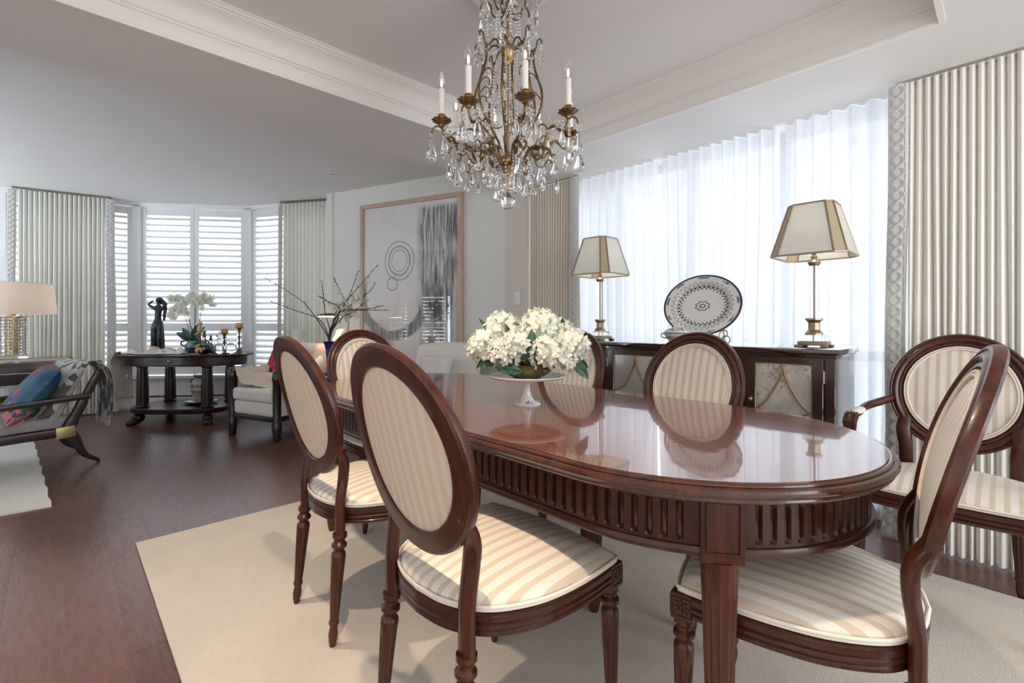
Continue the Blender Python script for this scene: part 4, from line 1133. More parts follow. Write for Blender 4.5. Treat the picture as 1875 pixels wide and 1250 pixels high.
# ================================================================== chandelier
HX, HY = 1.333, 1.4235
t = empty('chandelier', (HX, HY, ZT), 0, 'antique brass chandelier with candle lights and cut crystal drops over the table', 'chandelier')
def ring_dir(k_deg):
    a = radians(k_deg); return Vector((-cos(a)*FX+sin(a)*RX, -cos(a)*FY+sin(a)*RY, 0))
def rz(r, z, d, side=0.0):
    p = d*r + Vector((-d.y, d.x, 0))*side; return Vector((p.x, p.y, z-ZT))
md = G(); md.lathe([(0.0, -0.004), (0.10, -0.006), (0.105, -0.014), (0.120, -0.018), (0.130, -0.010), (0.150, -0.020), (0.168, -0.018), (0.178, -0.006), (0.182, 0.0)], 64, T(HX, HY, ZT), cap=False)
tag(md.build('ceiling_medallion', M['trim'], sharp=30), 'round plaster medallion on the ceiling above the chandelier', 'ceiling medallion')
st = G()
st.lathe([(0.0, 2.448-ZT), (0.05, 2.446-ZT), (0.052, 2.436-ZT), (0.03, 2.42-ZT), (0.012, 2.41-ZT), (0.010, 2.36-ZT), (0.020, 2.352-ZT), (0.022, 2.342-ZT), (0.014, 2.335-ZT), (0.004, 2.33-ZT), (0.0, 2.33-ZT)], 24)
st.tube([(0, 0, 2.33-ZT), (0, 0, 1.62-ZT)], 0.0035, 8)
st.lathe([(0.0, 2.222-ZT), (0.022, 2.222-ZT), (0.030, 2.214-ZT), (0.033, 2.204-ZT), (0.031, 2.190-ZT), (0.026, 2.172-ZT), (0.016, 2.158-ZT), (0.007, 2.150-ZT), (0.006, 2.140-ZT), (0, 2.136-ZT)], 24, mod=lambda a, j, z: 1+0.06*sin(a*12)*(j > 1))
st.lathe([(0.0, 1.765-ZT), (0.026, 1.763-ZT), (0.034, 1.752-ZT), (0.034, 1.738-ZT), (0.026, 1.728-ZT), (0.030, 1.718-ZT), (0.022, 1.706-ZT), (0.010, 1.690-ZT), (0.004, 1.670-ZT), (0, 1.668-ZT)], 24, mod=lambda a, j, z: 1+0.05*sin(a*10)*(j > 1))
st.build('centre_stem', M['gilt'], t, sharp=45)
cc = G()
cc.lathe([(0.006, 2.335-ZT), (0.017, 2.333-ZT), (0.016, 2.305-ZT), (0.020, 2.300-ZT), (0.020, 2.294-ZT), (0.013, 2.285-ZT), (0.018, 2.262-ZT), (0.021, 2.245-ZT), (0.013, 2.230-ZT), (0.006, 2.224-ZT)], 16)
cc.lathe([(0.006, 1.900-ZT), (0.018, 1.895-ZT), (0.015, 1.860-ZT), (0.022, 1.850-ZT), (0.018, 1.800-ZT), (0.012, 1.775-ZT), (0.006, 1.766-ZT)], 16)
cc.build('crystal_column', M['crystal'], t, sharp=20)
def facet_drop(kind):
    g = G()
    def beads(z0, k, r=0.0062):
        z = z0
        for _ in range(k):
            g.lathe([(0.0, z), (r*0.7, z-r*0.35), (r, z-r), (r*0.7, z-r*1.65), (0, z-2*r)], 8); z -= 2*r+0.001
        return z
    if kind == 'leaf':
        z = beads(0, 2, 0.0075); H_, w = 0.084, 0.027
        prof = [(0.0, 0.0), (w*0.35, -0.10*H_), (w*0.50, -0.30*H_), (w*0.86, -0.55*H_), (w, -0.72*H_), (w*0.82, -0.88*H_), (w*0.35, -0.97*H_), (0, -H_)]
        g.lathe([(r, z+q) for r, q in prof], 12, Matrix.Diagonal((1, 0.42, 1, 1)), mod=lambda a, j, z_: 1+0.07*sin(a*6))
    elif kind == 'spear':
        z = beads(0, 3, 0.0072); H_, w = 0.070, 0.013
        g.lathe([(0.0, z), (w*0.5, z-0.08*H_), (w*0.8, z-0.35*H_), (w, z-0.60*H_), (w*0.75, z-0.80*H_), (0, z-H_)], 7)
    elif kind == 'pear':
        z = beads(0, 2, 0.0075); H_, w = 0.062, 0.0195
        g.lathe([(0.0, z), (w*0.25, z-0.12*H_), (w*0.45, z-0.35*H_), (w, z-0.68*H_), (w*0.8, z-0.88*H_), (0, z-H_)], 9, Matrix.Diagonal((1, 0.6, 1, 1)))
    else:
        z = beads(0, 7, 0.0065); H_, w = 0.040, 0.011
        g.lathe([(0.0, z), (w, z-0.55*H_), (w*0.7, z-0.8*H_), (0, z-H_)], 7)
    return g
DROP = {}
ndrop = 0
def hang(kind, p, rz_=0.0, s_=1.0):
    global ndrop
    ndrop += 1
    if kind not in DROP:
        o = facet_drop(kind).build('crystal_drop', M['crystal'], t, sharp=12); DROP[kind] = o
    else:
        o = DROP[kind].copy(); C.objects.link(o); o.parent = t
    o.location = p; o.rotation_euler = (0, 0, rz_); o.scale = (s_, s_, s_)
ARM_A = [-31.5+45*k for k in range(8)]
arm_prof = [(0.030, 1.728), (0.055, 1.720), (0.078, 1.742), (0.098, 1.772), (0.122, 1.782), (0.150, 1.775), (0.172, 1.790), (0.186, 1.828), (0.204, 1.846), (0.226, 1.832), (0.244, 1.818), (0.262, 1.830), (0.270, 1.856), (0.272, 1.872)]
def flame_bulb(z0):
    return [(0.0, z0), (0.0095, z0), (0.0125, z0+0.012), (0.0145, z0+0.024), (0.0130, z0+0.040), (0.0085, z0+0.056), (0.0035, z0+0.068), (0.0006, z0+0.075), (0, z0+0.0755)]
for k, A_ in enumerate(ARM_A):
    d = ring_dir(A_); side = Vector((-d.y, d.x, 0))
    g = G(); P = spline([rz(r, z, d) for r, z in arm_prof], 5)
    g.tube(P, [lerp(0.0072, 0.0048, i/len(P)) for i in range(len(P))], 8)
    # lower scroll under the arm and the hooking curl at its tip
    g.tube(spline([rz(r, z, d) for r, z in ((0.110, 1.780), (0.120, 1.745), (0.142, 1.728), (0.160, 1.742), (0.175, 1.765), (0.192, 1.752), (0.200, 1.730), (0.212, 1.735))], 5), 0.0042, 7)
    g.tube(spline([rz(r, z, d) for r, z in ((0.262, 1.845), (0.285, 1.862), (0.305, 1.852), (0.312, 1.832))], 5), 0.0036, 7)
    g.tube(spline([rz(r, z, d) for r, z in ((0.186, 1.828), (0.172, 1.856), (0.150, 1.862), (0.140, 1.846))], 5), 0.0036, 7)
    ar = g.build('candle_arm', M['brass'], t, sharp=60)
    c = rz(0.272, 0, d); cz = 1.868-ZT
    G().lathe([(0.0, -0.008), (0.010, -0.008), (0.012, 0.0), (0.020, 0.006), (0.036, 0.016), (0.038, 0.020), (0.034, 0.018), (0.018, 0.010), (0.0, 0.008)], 40, T(c.x, c.y, cz), mod=lambda a, j, z: 1+(0.10*sin(a*10) if 3 <= j <= 6 else 0)).build('drip_pan', M['brass'], ar, sharp=50)
    G().lathe([(0.0, 0.006), (0.0135, 0.006), (0.0135, 0.034), (0.0155, 0.036), (0.0155, 0.040), (0, 0.040)], 18, T(c.x, c.y, cz)).build('candle_cup', M['gilt'], ar)
    G().lathe([(0.0, 0.038), (0.0115, 0.038), (0.0115, 0.142), (0, 0.142)], 18, T(c.x, c.y, cz)).build('candle_sleeve', M['candle'], ar)
    bl = G().lathe(flame_bulb(0.142), 16, T(c.x, c.y, cz)).build('bulb', M['bulb'], ar, sharp=80)
    G().lathe([(0.0, 0.152), (0.0028, 0.156), (0.0034, 0.170), (0.0016, 0.180), (0, 0.182)], 10, T(c.x, c.y, cz)).build('filament', M['filament'], bl if False else ar)
    # drops
    hang('leaf', rz(0.312, 1.832, d), A_*0.02+k, 1.0)
    hang('spear', rz(0.262, 1.850, d, 0.032), k); hang('spear', rz(0.262, 1.850, d, -0.032), k*2, 0.95)
    hang('leaf' if k % 2 else 'pear', rz(0.212, 1.735, d), k*1.3, 0.95)
    hang('leaf' if k % 2 == 0 else 'spear', rz(0.150, 1.726, d), k*0.7, 0.85)
    hang('pear', rz(0.140, 1.846, d), k*1.1, 0.85)
    hang('chain', rz(0.098, 1.768, d), k*1.1, 0.9); hang('pear', rz(0.186, 1.826, d, 0.008), k, 0.8)
# tall lyre-shaped cage of eight bars
for k in range(8):
    A_ = -9+45*k; d = ring_dir(A_)
    g = G()
    g.tube(spline([rz(r, z, d) for r, z in ((0.028, 1.742), (0.052, 1.775), (0.072, 1.800), (0.076, 1.818), (0.064, 1.836), (0.088, 1.872), (0.120, 1.915), (0.138, 1.965), (0.140, 2.020), (0.122, 2.080), (0.108, 2.130), (0.106, 2.172), (0.110, 2.198))], 5), [0.0050]*61, 7)
    g.tube(spline([rz(r, z, d) for r, z in ((0.108, 2.180), (0.118, 2.210), (0.121, 2.230), (0.130, 2.238), (0.138, 2.228), (0.138, 2.216))], 5), 0.0030, 6)
    g.tube(spline([rz(r, z, d) for r, z in ((0.028, 2.204), (0.050, 2.226), (0.072, 2.222), (0.092, 2.195), (0.110, 2.190))], 5), 0.0040, 6)
    g.tube(spline([rz(r, z, d) for r, z in ((0.128, 2.060), (0.105, 2.095), (0.085, 2.098), (0.078, 2.080), (0.082, 2.066))], 4), 0.0026, 6)
    g.tube(spline([rz(r, z, d) for r, z in ((0.139, 1.985), (0.112, 2.020), (0.094, 2.016), (0.090, 1.998))], 4), 0.0026, 6)
    if k % 2 == 0:
        g.tube(spline([rz(r, z, d) for r, z in ((0.012, 1.905), (0.035, 1.885), (0.062, 1.890), (0.080, 1.925), (0.082, 1.955), (0.070, 1.960))], 4), 0.0026, 6)
    g.build('cage_bar', M['brass'], t, sharp=60)
    hang('leaf' if k % 2 else 'pear', rz(0.138, 2.214, d), k*0.8, 0.8)
    if k % 2 == 0:
        hang('pear', rz(0.082, 2.064, d), k, 0.8); hang('spear', rz(0.090, 1.996, d), k, 0.9)
# upper tier
g = G()
for k in range(6):
    d = ring_dir(12+60*k)
    g.tube(spline([rz(r, z, d) for r, z in ((0.012, 2.350), (0.045, 2.345), (0.070, 2.365), (0.078, 2.405), (0.100, 2.425), (0.118, 2.410), (0.120, 2.392))], 5), 0.0032, 6)
    g.tube(spline([rz(r, z, d) for r, z in ((0.014, 2.352), (0.030, 2.385), (0.028, 2.420), (0.020, 2.440))], 5), 0.0030, 6)
    hang('leaf', rz(0.120, 2.390, d), k, 0.95)
    hang('chain', rz(0.050, 2.344, d), k)
g.build('upper_branches', M['brass'], t, sharp=60)
# garlands of small beads (nobody could count them) and the bottom fringe
b = G()
def garland(p, q, sag, n):
    for i in range(n+1):
        u = i/n; c = p.lerp(q, u); c.z -= sag*4*u*(1-u); b.ball(c, 0.0056, 6, 4)
for k in range(8):
    d0, d1 = ring_dir(-9+45*k), ring_dir(36+45*k)
    garland(rz(0.110, 2.170, d0), rz(0.110, 2.170, d1), 0.030, 9)
    garland(rz(0.120, 2.395, ring_dir(12+60*(k % 6))), rz(0.138, 2.230, d0), 0.02, 14)
    garland(rz(0.255, 1.862, ring_dir(ARM_A[k])), rz(0.130, 1.95, d0), 0.03, 14); garland(rz(0.240, 1.845, ring_dir(ARM_A[k])), rz(0.240, 1.845, ring_dir(ARM_A[(k+1) % 8])), 0.045, 15); garland(rz(0.05, 1.72, d0), rz(0.0, 1.60, d0), 0.004, 10); garland(rz(0.055, 2.14, d1), rz(0.075, 1.90, d1), 0.0, 18)
b.build('bead_garlands', M['crystal'], t, kind='stuff', flat=True)
for k in range(6):
    d = ring_dir(20+60*k); hang('leaf' if k % 2 else 'spear', rz(0.046, 1.720, d), k, 0.9)
g = G(); g.tube([(0, 0, 1.67-ZT), (0, 0, 1.60-ZT)], 0.0012, 5); g.build('hook', M['brass'], t)
G().ball((0, 0, 1.574-ZT), 0.031, 12, 8).build('crystal_ball', M['crystal'], t, flat=True)

# ================================================================== living room: oval library table before the bay
UB = Vector((0.725, -0.689, 0)); NB = Vector((0.689, 0.725, 0))     # along its front, and away from the lens
LT = Vector((1.012, 6.275, 0)); LA = atan2(UB.y, UB.x)
def onto(x, y, z=0): p = LT+UB*x+NB*y; return Vector((p.x, p.y, z))
t = empty('library_table', LT, LA, 'dark empire oval table with columns and paw feet before the bay shutters', 'table')
def oval(a, b, n=64, p=2.6):
    r = []
    for i in range(n):
        q = 2*pi*i/n; c, s_ = cos(q), sin(q)
        r.append((a*abs(c)**(2/p)*(1 if c > 0 else -1), b*abs(s_)**(2/p)*(1 if s_ > 0 else -1)))
    return r
g = G().ring(oval(0.665, 0.37), [(0.0, 0.740), (0.010, 0.737), (0.014, 0.730), (0.012, 0.722), (0.004, 0.716), (-0.05, 0.715), (-0.05, 0.735)]); g.plate(oval(0.666, 0.371), 0.716, 0.740)
g.build('tabletop', M['library_wood'], t)
g = G().ring(oval(0.62, 0.325), [(0.0, 0.718), (0.0, 0.632), (0.006, 0.626), (0.006, 0.618), (-0.03, 0.618), (-0.03, 0.718)]); ap = g.build('apron', M['library_wood'], t)
G().lathe([(0, 0.006), (0.016, 0.004), (0.020, 0.0)], 20, T(0.02, -0.327, 0.672)@RXm(pi/2)@Matrix.Diagonal((1.6, 1, 1, 1))).build('escutcheon', M['brass'], ap)
for sx in (-1, 1):
    for sy in (-1, 1):
        c = G(); Mx = T(sx*0.345, sy*0.205, 0)
        c.lathe([(0.0, 0.175), (0.062, 0.175), (0.064, 0.19), (0.056, 0.200), (0.055, 0.35), (0.050, 0.52), (0.046, 0.596), (0.054, 0.602), (0.056, 0.612), (0.056, 0.620), (0.0, 0.620)], 28, Mx)
        c.build('column', M['library_wood'], t)
        f = G(); fx, fy = sx*0.375, sy*0.245; an = atan2(sy*0.8, sx*0.55)
        Q = T(fx, fy, 0)@RZ(an)
        f.ball((-0.015, 0, 0.070), (0.060, 0.050, 0.052), 14, 10, Q); f.ball((0.020, 0, 0.036), (0.062, 0.050, 0.036), 14, 10, Q)
        for e in (-0.036, -0.012, 0.012, 0.036):
            f.ball((0.062-abs(e)*0.35, e, 0.024), (0.030, 0.0125, 0.023), 10, 8, Q); f.ball((0.088-abs(e)*0.4, e*1.08, 0.014), (0.012, 0.008, 0.013), 8, 6, Q)
        f.build('paw_foot', M['library_wood'], t, sharp=60)
g = G().ring(oval(0.50, 0.335, 64, 3.2), [(0.0, 0.176), (0.006, 0.170), (0.006, 0.130), (0.0, 0.122), (-0.05, 0.122), (-0.05, 0.17)]); g.plate(oval(0.50, 0.335, 64, 3.2), 0.124, 0.1755)
g.build('lower_shelf', M['library_wood'], t)

# urn on an oval tray on the lower shelf
t = empty('serving_tray', onto(0.125, 0.02, 0.1765), LA, 'black oval tray under the painted urn on the library table shelf', 'tray')
G().lathe([(0.0, 0.0), (0.11, 0.0), (0.150, 0.014), (0.185, 0.026), (0.186, 0.030), (0.150, 0.020), (0.11, 0.007), (0, 0.006)], 48, Matrix.Diagonal((1.0, 0.72, 1, 1))).build('tray', Mat('black_tole', (0.015, 0.016, 0.02), 0.2, coat=0.5).m, t, sharp=60)
def urn_mat():
    m = Mat('painted_landscape_urn', (0.6, 0.6, 0.56), 0.3, coat=0.3); x, y, z = m.obj()
    n = m.noise(m.vec(x*10.0, y*10.0, z*26.0), 1.3, 4); h = z+(n-0.5)*0.06
    c = m.mix(h.step(0.10, 0.13), (0.36, 0.37, 0.24), (0.20, 0.16, 0.10)); c = m.mix(h.step(0.14, 0.16), c, (0.50, 0.42, 0.28))
    c = m.mix(h.step(0.17, 0.19), c, (0.06, 0.065, 0.07)); c = m.mix(h.step(0.205, 0.22), c, (0.46, 0.52, 0.60)); c = m.mix(n.step(0.56, 0.62)*h.step(0.22, 0.25), c, (0.14, 0.13, 0.12)); c = m.mix(z.step(0.268, 0.275), c, (0.10, 0.085, 0.075))
    m.color(c); return m.m
um = urn_mat()
t = empty('urn', onto(0.125, 0.02, 0.1825), LA, 'two-handled urn painted with a landscape on the library table shelf', 'urn')
G().lathe([(0.0, 0.0), (0.046, 0.0), (0.050, 0.010), (0.060, 0.045), (0.082, 0.11), (0.094, 0.175), (0.092, 0.215), (0.076, 0.250), (0.060, 0.268), (0.056, 0.285), (0.064, 0.300), (0.072, 0.303), (0.072, 0.311), (0.060, 0.311), (0.050, 0.285), (0.0, 0.10)], 36).build('vessel', um, t, sharp=60)
for s_ in (-1, 1): G().tube(spline([(s_*0.070, 0, 0.255), (s_*0.098, 0, 0.268), (s_*0.108, 0, 0.250), (s_*0.104, 0, 0.222), (s_*0.086, 0, 0.206)], 6), 0.007, 8).build('handle', Mat('urn_handle', (0.10, 0.085, 0.075), 0.3).m if s_ < 0 else bpy.data.materials['urn_handle'], t)

# shawl spread over the left end with long fringe
def knit_mat():
    m = Mat('beige_knit', (0.60, 0.55, 0.48), 0.95, sheen=0.3); x, y, z = m.obj(); n = m.noise(None, 120, 2); n2 = m.noise(None, 9, 3)
    m.color(m.mix((n*0.6+n2*0.4).step(0.35, 0.65), (0.50, 0.445, 0.375), (0.76, 0.705, 0.625))); m.bump(n, 0.5, 0.004); return m.m
KM = knit_mat()
t = empty('fringed_shawl', onto(-0.415, 0, 0.742), LA, 'beige knitted shawl with long fringe draped over the table left end', 'shawl')
def sh(s, u):
    # u along the table from the overhanging end to the middle, s across
    x = lerp(-0.345, 0.54, u); y = lerp(lerp(-0.19, -0.31, min(1, u*1.6)), 0.14, s)+0.02*sin(9*u)
    z = 0.006+0.030*abs(sin(14*u+5*s))*abs(sin(7*s+2))+0.016*sin(23*u+9*s)**2
    if u < 0.22:
        q = (0.22-u)/0.22; x = lerp(-0.345+0.22*0.885, -0.345+0.22*0.885-0.150, min(1, q*1.25)); z = z*(1-q)-0.10*max(0, q-0.45)**1.0*2.2; y = y*lerp(1, 0.88, q)
    if u >= 0.22: z = 0.005+(z-0.005)*min(1, 3.2*min(s+0.02, 1.02-s))
    if u > 0.55: z += sin(pi*s)*0.022*sin(pi*(u-0.55)/0.45)*(0.6+0.4*sin(11*s))
    return (x, y, z)
G().grid(40, 60, sh).build('shawl', KM, t, sharp=80)
r = random.Random(4); g = G()
for i in range(95):
    s_ = (i+r.uniform(-.3, .3))/95; p = sh(max(0, min(1, s_)), 0.0); L = r.uniform(0.30, 0.44)
    o_ = r.uniform(-0.012, 0.012)
    g.tube([p, (p[0]-0.006+o_*0.3, p[1]+o_*0.4, p[2]-L*0.5), (p[0]-0.004+o_, p[1]+o_+r.uniform(-.012, .012), p[2]-L)], [0.0034, 0.0030, 0.0022], 4)
g.build('fringe', KM, t, kind='stuff')
# knotted upper part of the shawl with red and navy sprigs
def fold_mat():
    m = Mat('printed_shawl_fold', (0.6, 0.55, 0.48), 0.9); n = m.noise(None, 26, 3); n2 = m.noise(None, 17, 2)
    c = m.mix(n.step(0.60, 0.64), (0.56, 0.52, 0.47), (0.50, 0.12, 0.08)); m.color(m.mix(n2.step(0.62, 0.66), c, (0.05, 0.06, 0.13))); return m.m
g = G()
g.grid(30, 20, lambda s, u: (lerp(-0.02, 0.36, s), lerp(-0.28, 0.06, u)+0.02*sin(8*s), 0.008+(0.022+0.058*sin(pi*s)*(0.7+0.3*sin(13*s+6*u))+0.006*sin(30*s+11*u))*sin(pi*u)))
g.build('printed_fold', fold_mat(), t, sharp=80, label='crumpled fold printed with red and navy sprigs')

# bronze statue: standing woman, arms raised to her head
ST = at(288, 5.15); t = empty('bronze_statue', (ST.x, ST.y, 0.758), LA+0.15, 'dark bronze statue of a standing woman with raised arms', 'statue')
bz = Mat('dark_bronze', (0.020, 0.022, 0.030), 0.38, 0.55); _n = bz.noise(None, 35, 4); bz.color(bz.mix(_n.step(0.35, 0.7), (0.012, 0.014, 0.022), (0.075, 0.070, 0.075))); bz = bz.m
G().box((0, 0, 0.0075), (0.185, 0.14, 0.015), bev=0.003).build('plinth', Mat('black_marble', (0.015, 0.015, 0.017), 0.15, coat=0.4).m, t)
def skin(name, verts, edges, radii, mat, parent, lv=2, root=0):
    me = bpy.data.meshes.new(name); me.from_pydata(verts, edges, []); me.update()
    o = bpy.data.objects.new(name, me); C.objects.link(o); o.parent = parent
    sk = o.modifiers.new('skin', 'SKIN'); sk.use_smooth_shade = True
    ss = o.modifiers.new('sub', 'SUBSURF'); ss.levels = lv; ss.render_levels = lv
    for i, r_ in enumerate(radii):
        me.skin_vertices[0].data[i].radius = (r_, r_) if not isinstance(r_, tuple) else r_
        me.skin_vertices[0].data[i].use_root = (i == root)
    me.materials.append(mat); return o
# x right, -y towards the viewer
V = [(0.0, 0.0, 0.300), (0.004, 0.004, 0.345), (0.008, 0.0, 0.405), (0.010, 0.002, 0.450), (0.012, 0.002, 0.485), (0.016, -0.002, 0.510), (0.018, -0.006, 0.548),
     (-0.028, 0.0, 0.270), (-0.032, -0.014, 0.150), (-0.026, 0.002, 0.035), (-0.030, -0.028, 0.022),
     (0.028, 0.0, 0.270), (0.020, -0.008, 0.150), (0.016, 0.006, 0.035), (0.018, -0.026, 0.022),
     (-0.034, 0.0, 0.478), (-0.090, 0.0, 0.515), (-0.036, -0.006, 0.560),
     (0.056, 0.0, 0.474), (0.096, -0.004, 0.520), (0.052, -0.010, 0.568)]
Ed = [(0, 1), (1, 2), (2, 3), (3, 4), (4, 5), (5, 6), (0, 7), (7, 8), (8, 9), (9, 10), (0, 11), (11, 12), (12, 13), (13, 14), (4, 15), (15, 16), (16, 17), (4, 18), (18, 19), (19, 20)]
Rr = [(0.046, 0.036), (0.038, 0.030), (0.040, 0.032), (0.046, 0.034), (0.036, 0.028), 0.015, (0.026, 0.030), (0.036, 0.036), (0.026, 0.028), 0.015, (0.013, 0.010), (0.036, 0.036), (0.026, 0.028), 0.015, (0.013, 0.010),
      0.020, 0.0125, 0.010, 0.020, 0.0125, 0.010]
skin('body', V, Ed, Rr, bz, t)
g = G(); g.ball((0.020, 0.006, 0.562), (0.036, 0.036, 0.036), 14, 10); g.ball((0.040, 0.026, 0.545), (0.024, 0.024, 0.030), 12, 8)
g.tube(spline([(0.045, 0.02, 0.55), (0.070, 0.016, 0.48), (0.066, 0.014, 0.40), (0.058, 0.012, 0.34)], 5), [0.020]*6+[0.018]*6+[0.012]*4, 8)
g.build('hair', bz, t, sharp=80)
g = G()
def drape_st(s, u):
    a = lerp(-0.6, 3.9, s); r_ = lerp(0.045, 0.062, u)+0.007*sin(s*26+u*4)
    return (0.002+r_*cos(a)*1.02, 0.004+r_*sin(a)*0.85, lerp(0.335-0.03*s, 0.020, u))
g.grid(60, 14, drape_st)
g.build('drapery', bz, t, sharp=80)

# potted orchid
OP = at(357, 5.12); t = empty('potted_orchid', (OP.x, OP.y, 0.742), 0, 'white orchids in a blue glazed two-handled pot on the library table', 'orchid')
def glaze():
    m = Mat('blue_green_glaze', (0.1, 0.2, 0.3), 0.15, coat=0.6); x, y, z = m.obj(); n = m.noise(None, 22, 3); h = z+(n-0.5)*0.035
    m.color(m.mix(h.step(0.060, 0.105), (0.008, 0.022, 0.085), (0.18, 0.30, 0.28))); return m.m
gm = glaze()
G().lathe([(0.0, 0.0), (0.055, 0.0), (0.060, 0.006), (0.088, 0.040), (0.098, 0.072), (0.092, 0.102), (0.074, 0.122), (0.070, 0.134), (0.078, 0.144), (0.066, 0.140), (0.060, 0.122), (0.0, 0.115)], 32).build('pot', gm, t, sharp=60)
for s_ in (-1, 1): G().tube(spline([(s_*0.090, 0, 0.085), (s_*0.120, 0, 0.098), (s_*0.124, 0, 0.125), (s_*0.104, 0, 0.138), (s_*0.098, 0, 0.128)], 5), 0.008, 8).build('handle', Mat('navy_handle', (0.01, 0.014, 0.05), 0.15).m if s_ < 0 else bpy.data.materials['navy_handle'], t)
ol = Mat('orchid_leaf', (0.014, 0.060, 0.040), 0.35, coat=0.2).m
LR = Vector((RX, RY, 0)); LFv = Vector((-FX, -FY, 0))
def lp(a, b, z): v = LR*a+LFv*b; return (v.x, v.y, z)
for (e, w, nn) in (((-0.165, 0.06, 0.235), 0.085, 0.3), ((-0.12, 0.03, 0.285), 0.075, 0.2), ((0.125, 0.05, 0.290), 0.085, -0.2), ((0.115, 0.08, 0.100), 0.080, 0.5), ((0.015, -0.04, 0.34), 0.070, 0.0), ((-0.03, 0.11, 0.15), 0.08, 0.5)):
    q = LFv+Vector((0, 0, nn+0.4)); leaf_geo(lp(0, 0.01, 0.125), lp(*e), w, q, 0.22).build('leaf', ol, t, sharp=80)
om = petal_mat('orchid_petal', (0.86, 0.87, 0.86), (0.78, 0.80, 0.78)); oc = Mat('orchid_lip', (0.62, 0.55, 0.25), 0.5).m
def orchid_flower():
    g = G()
    for a, w, L in ((0, 0.036, 0.034), (pi, 0.036, 0.034), (pi/2, 0.022, 0.033), (-pi/2+0.7, 0.021, 0.032), (-pi/2-0.7, 0.021, 0.032)):
        def pt(s, u):
            ww = w*(sin(pi*min(1, 0.12+u*0.84)))**0.6; return (L*u, (s-0.5)*ww, 0.004+0.006*u-0.010*u*u+0.006*((s-0.5)*2)**2)
        g.grid(5, 6, pt, M=RZ(a))
    return g
fo = orchid_flower().build('flower', om, t, sharp=80)
g2 = G(); g2.ball((0, -0.004, 0.008), (0.006, 0.008, 0.006), 8, 6); lipo = g2.build('lip', oc, fo)
spikes = [((-0.17, 0.02, 0.55), (-0.23, 0.03, 0.42)), ((-0.10, 0.05, 0.60), (-0.19, 0.06, 0.56)), ((0.02, 0.03, 0.625), (-0.02, 0.06, 0.60)), ((0.10, 0.0, 0.62), (0.185, 0.02, 0.55)), ((0.06, 0.06, 0.58), (0.16, 0.08, 0.50)), ((-0.05, 0.08, 0.50), (-0.13, 0.09, 0.40))]
nf = 0; r = random.Random(21); sg = G()
for (top, tip) in spikes:
    a = Vector(lp(r.uniform(-.03, .03), r.uniform(-.02, .03), 0.12)); b = Vector(lp(top[0]*0.55, top[1]*0.6, 0.38)); c = Vector(lp(*top)); d = Vector(lp(*tip))
    P = spline([a, b, c, d], 10); sg.tube(P, 0.0028, 6)
    for k in range(8):
        p = P[16+int(k*14/7)]; q = Vector(lp(r.uniform(-.034, .034), 0.022+r.uniform(-.02, .03), r.uniform(-.040, .030)))
        o = fo if nf == 0 else fo.copy()
        if nf:
            C.objects.link(o); o.parent = t; l2 = lipo.copy(); C.objects.link(l2); l2.parent = o
        nf += 1
        o.location = p+q; nn = LFv+LR*r.uniform(-.6, .6)+Vector((0, 0, r.uniform(-.35, .25))); o.rotation_euler = nn.to_track_quat('Z', 'Y').to_euler(); s_ = r.uniform(1.15, 1.5); o.scale = (s_, s_, s_)
sg.tube([lp(0.19, 0.0, 0.57), lp(0.205, 0.0, 0.64)], 0.003, 5); sg.build('stem', Mat('orchid_stem', (0.035, 0.055, 0.03), 0.5).m, t)
# little bird beside the orchid
BP = at(366, 5.02); t = empty('bird_figurine', (BP.x, BP.y, 0.742), 0, 'small yellow-green porcelain bird on a post beside the orchid leaves', 'figurine')
g = G(); g.tube([(0, 0, 0), (0, 0, 0.215)], [0.02, 0.010], 8); g.build('post', Mat('figurine_post', (0.10, 0.04, 0.03), 0.4).m, t)
g = G(); g.ball((0, 0, 0.265), (0.027, 0.027, 0.052), 12, 8); g.ball((0.006, -0.004, 0.325), (0.019, 0.019, 0.020), 12, 8); g.lathe([(0.0, 0.02), (0.006, 0.0), (0, -0.001)], 8, T(0.012, -0.02, 0.322)@RXm(pi/2)); g.tube([(-0.01, 0.0, 0.23), (-0.045, 0.01, 0.205)], [0.014, 0.006], 6)
g.build('bird', Mat('figurine_glaze', (0.42, 0.36, 0.14), 0.3, coat=0.4).m, t, sharp=80)
# mat under the glassware
GP = onto(0.26, -0.13, 0.7405)
t = G().box((0, 0, 0.003), (0.42, 0.24, 0.006), bev=0.001); o = t.build('table_mat', Mat('grey_linen_mat', (0.50, 0.47, 0.44), 0.9).m); o.location = GP; o.rotation_euler = (0, 0, LA); tag(o, 'grey linen mat under the glass bottles on the library table', 'mat')
ZM = 0.7470
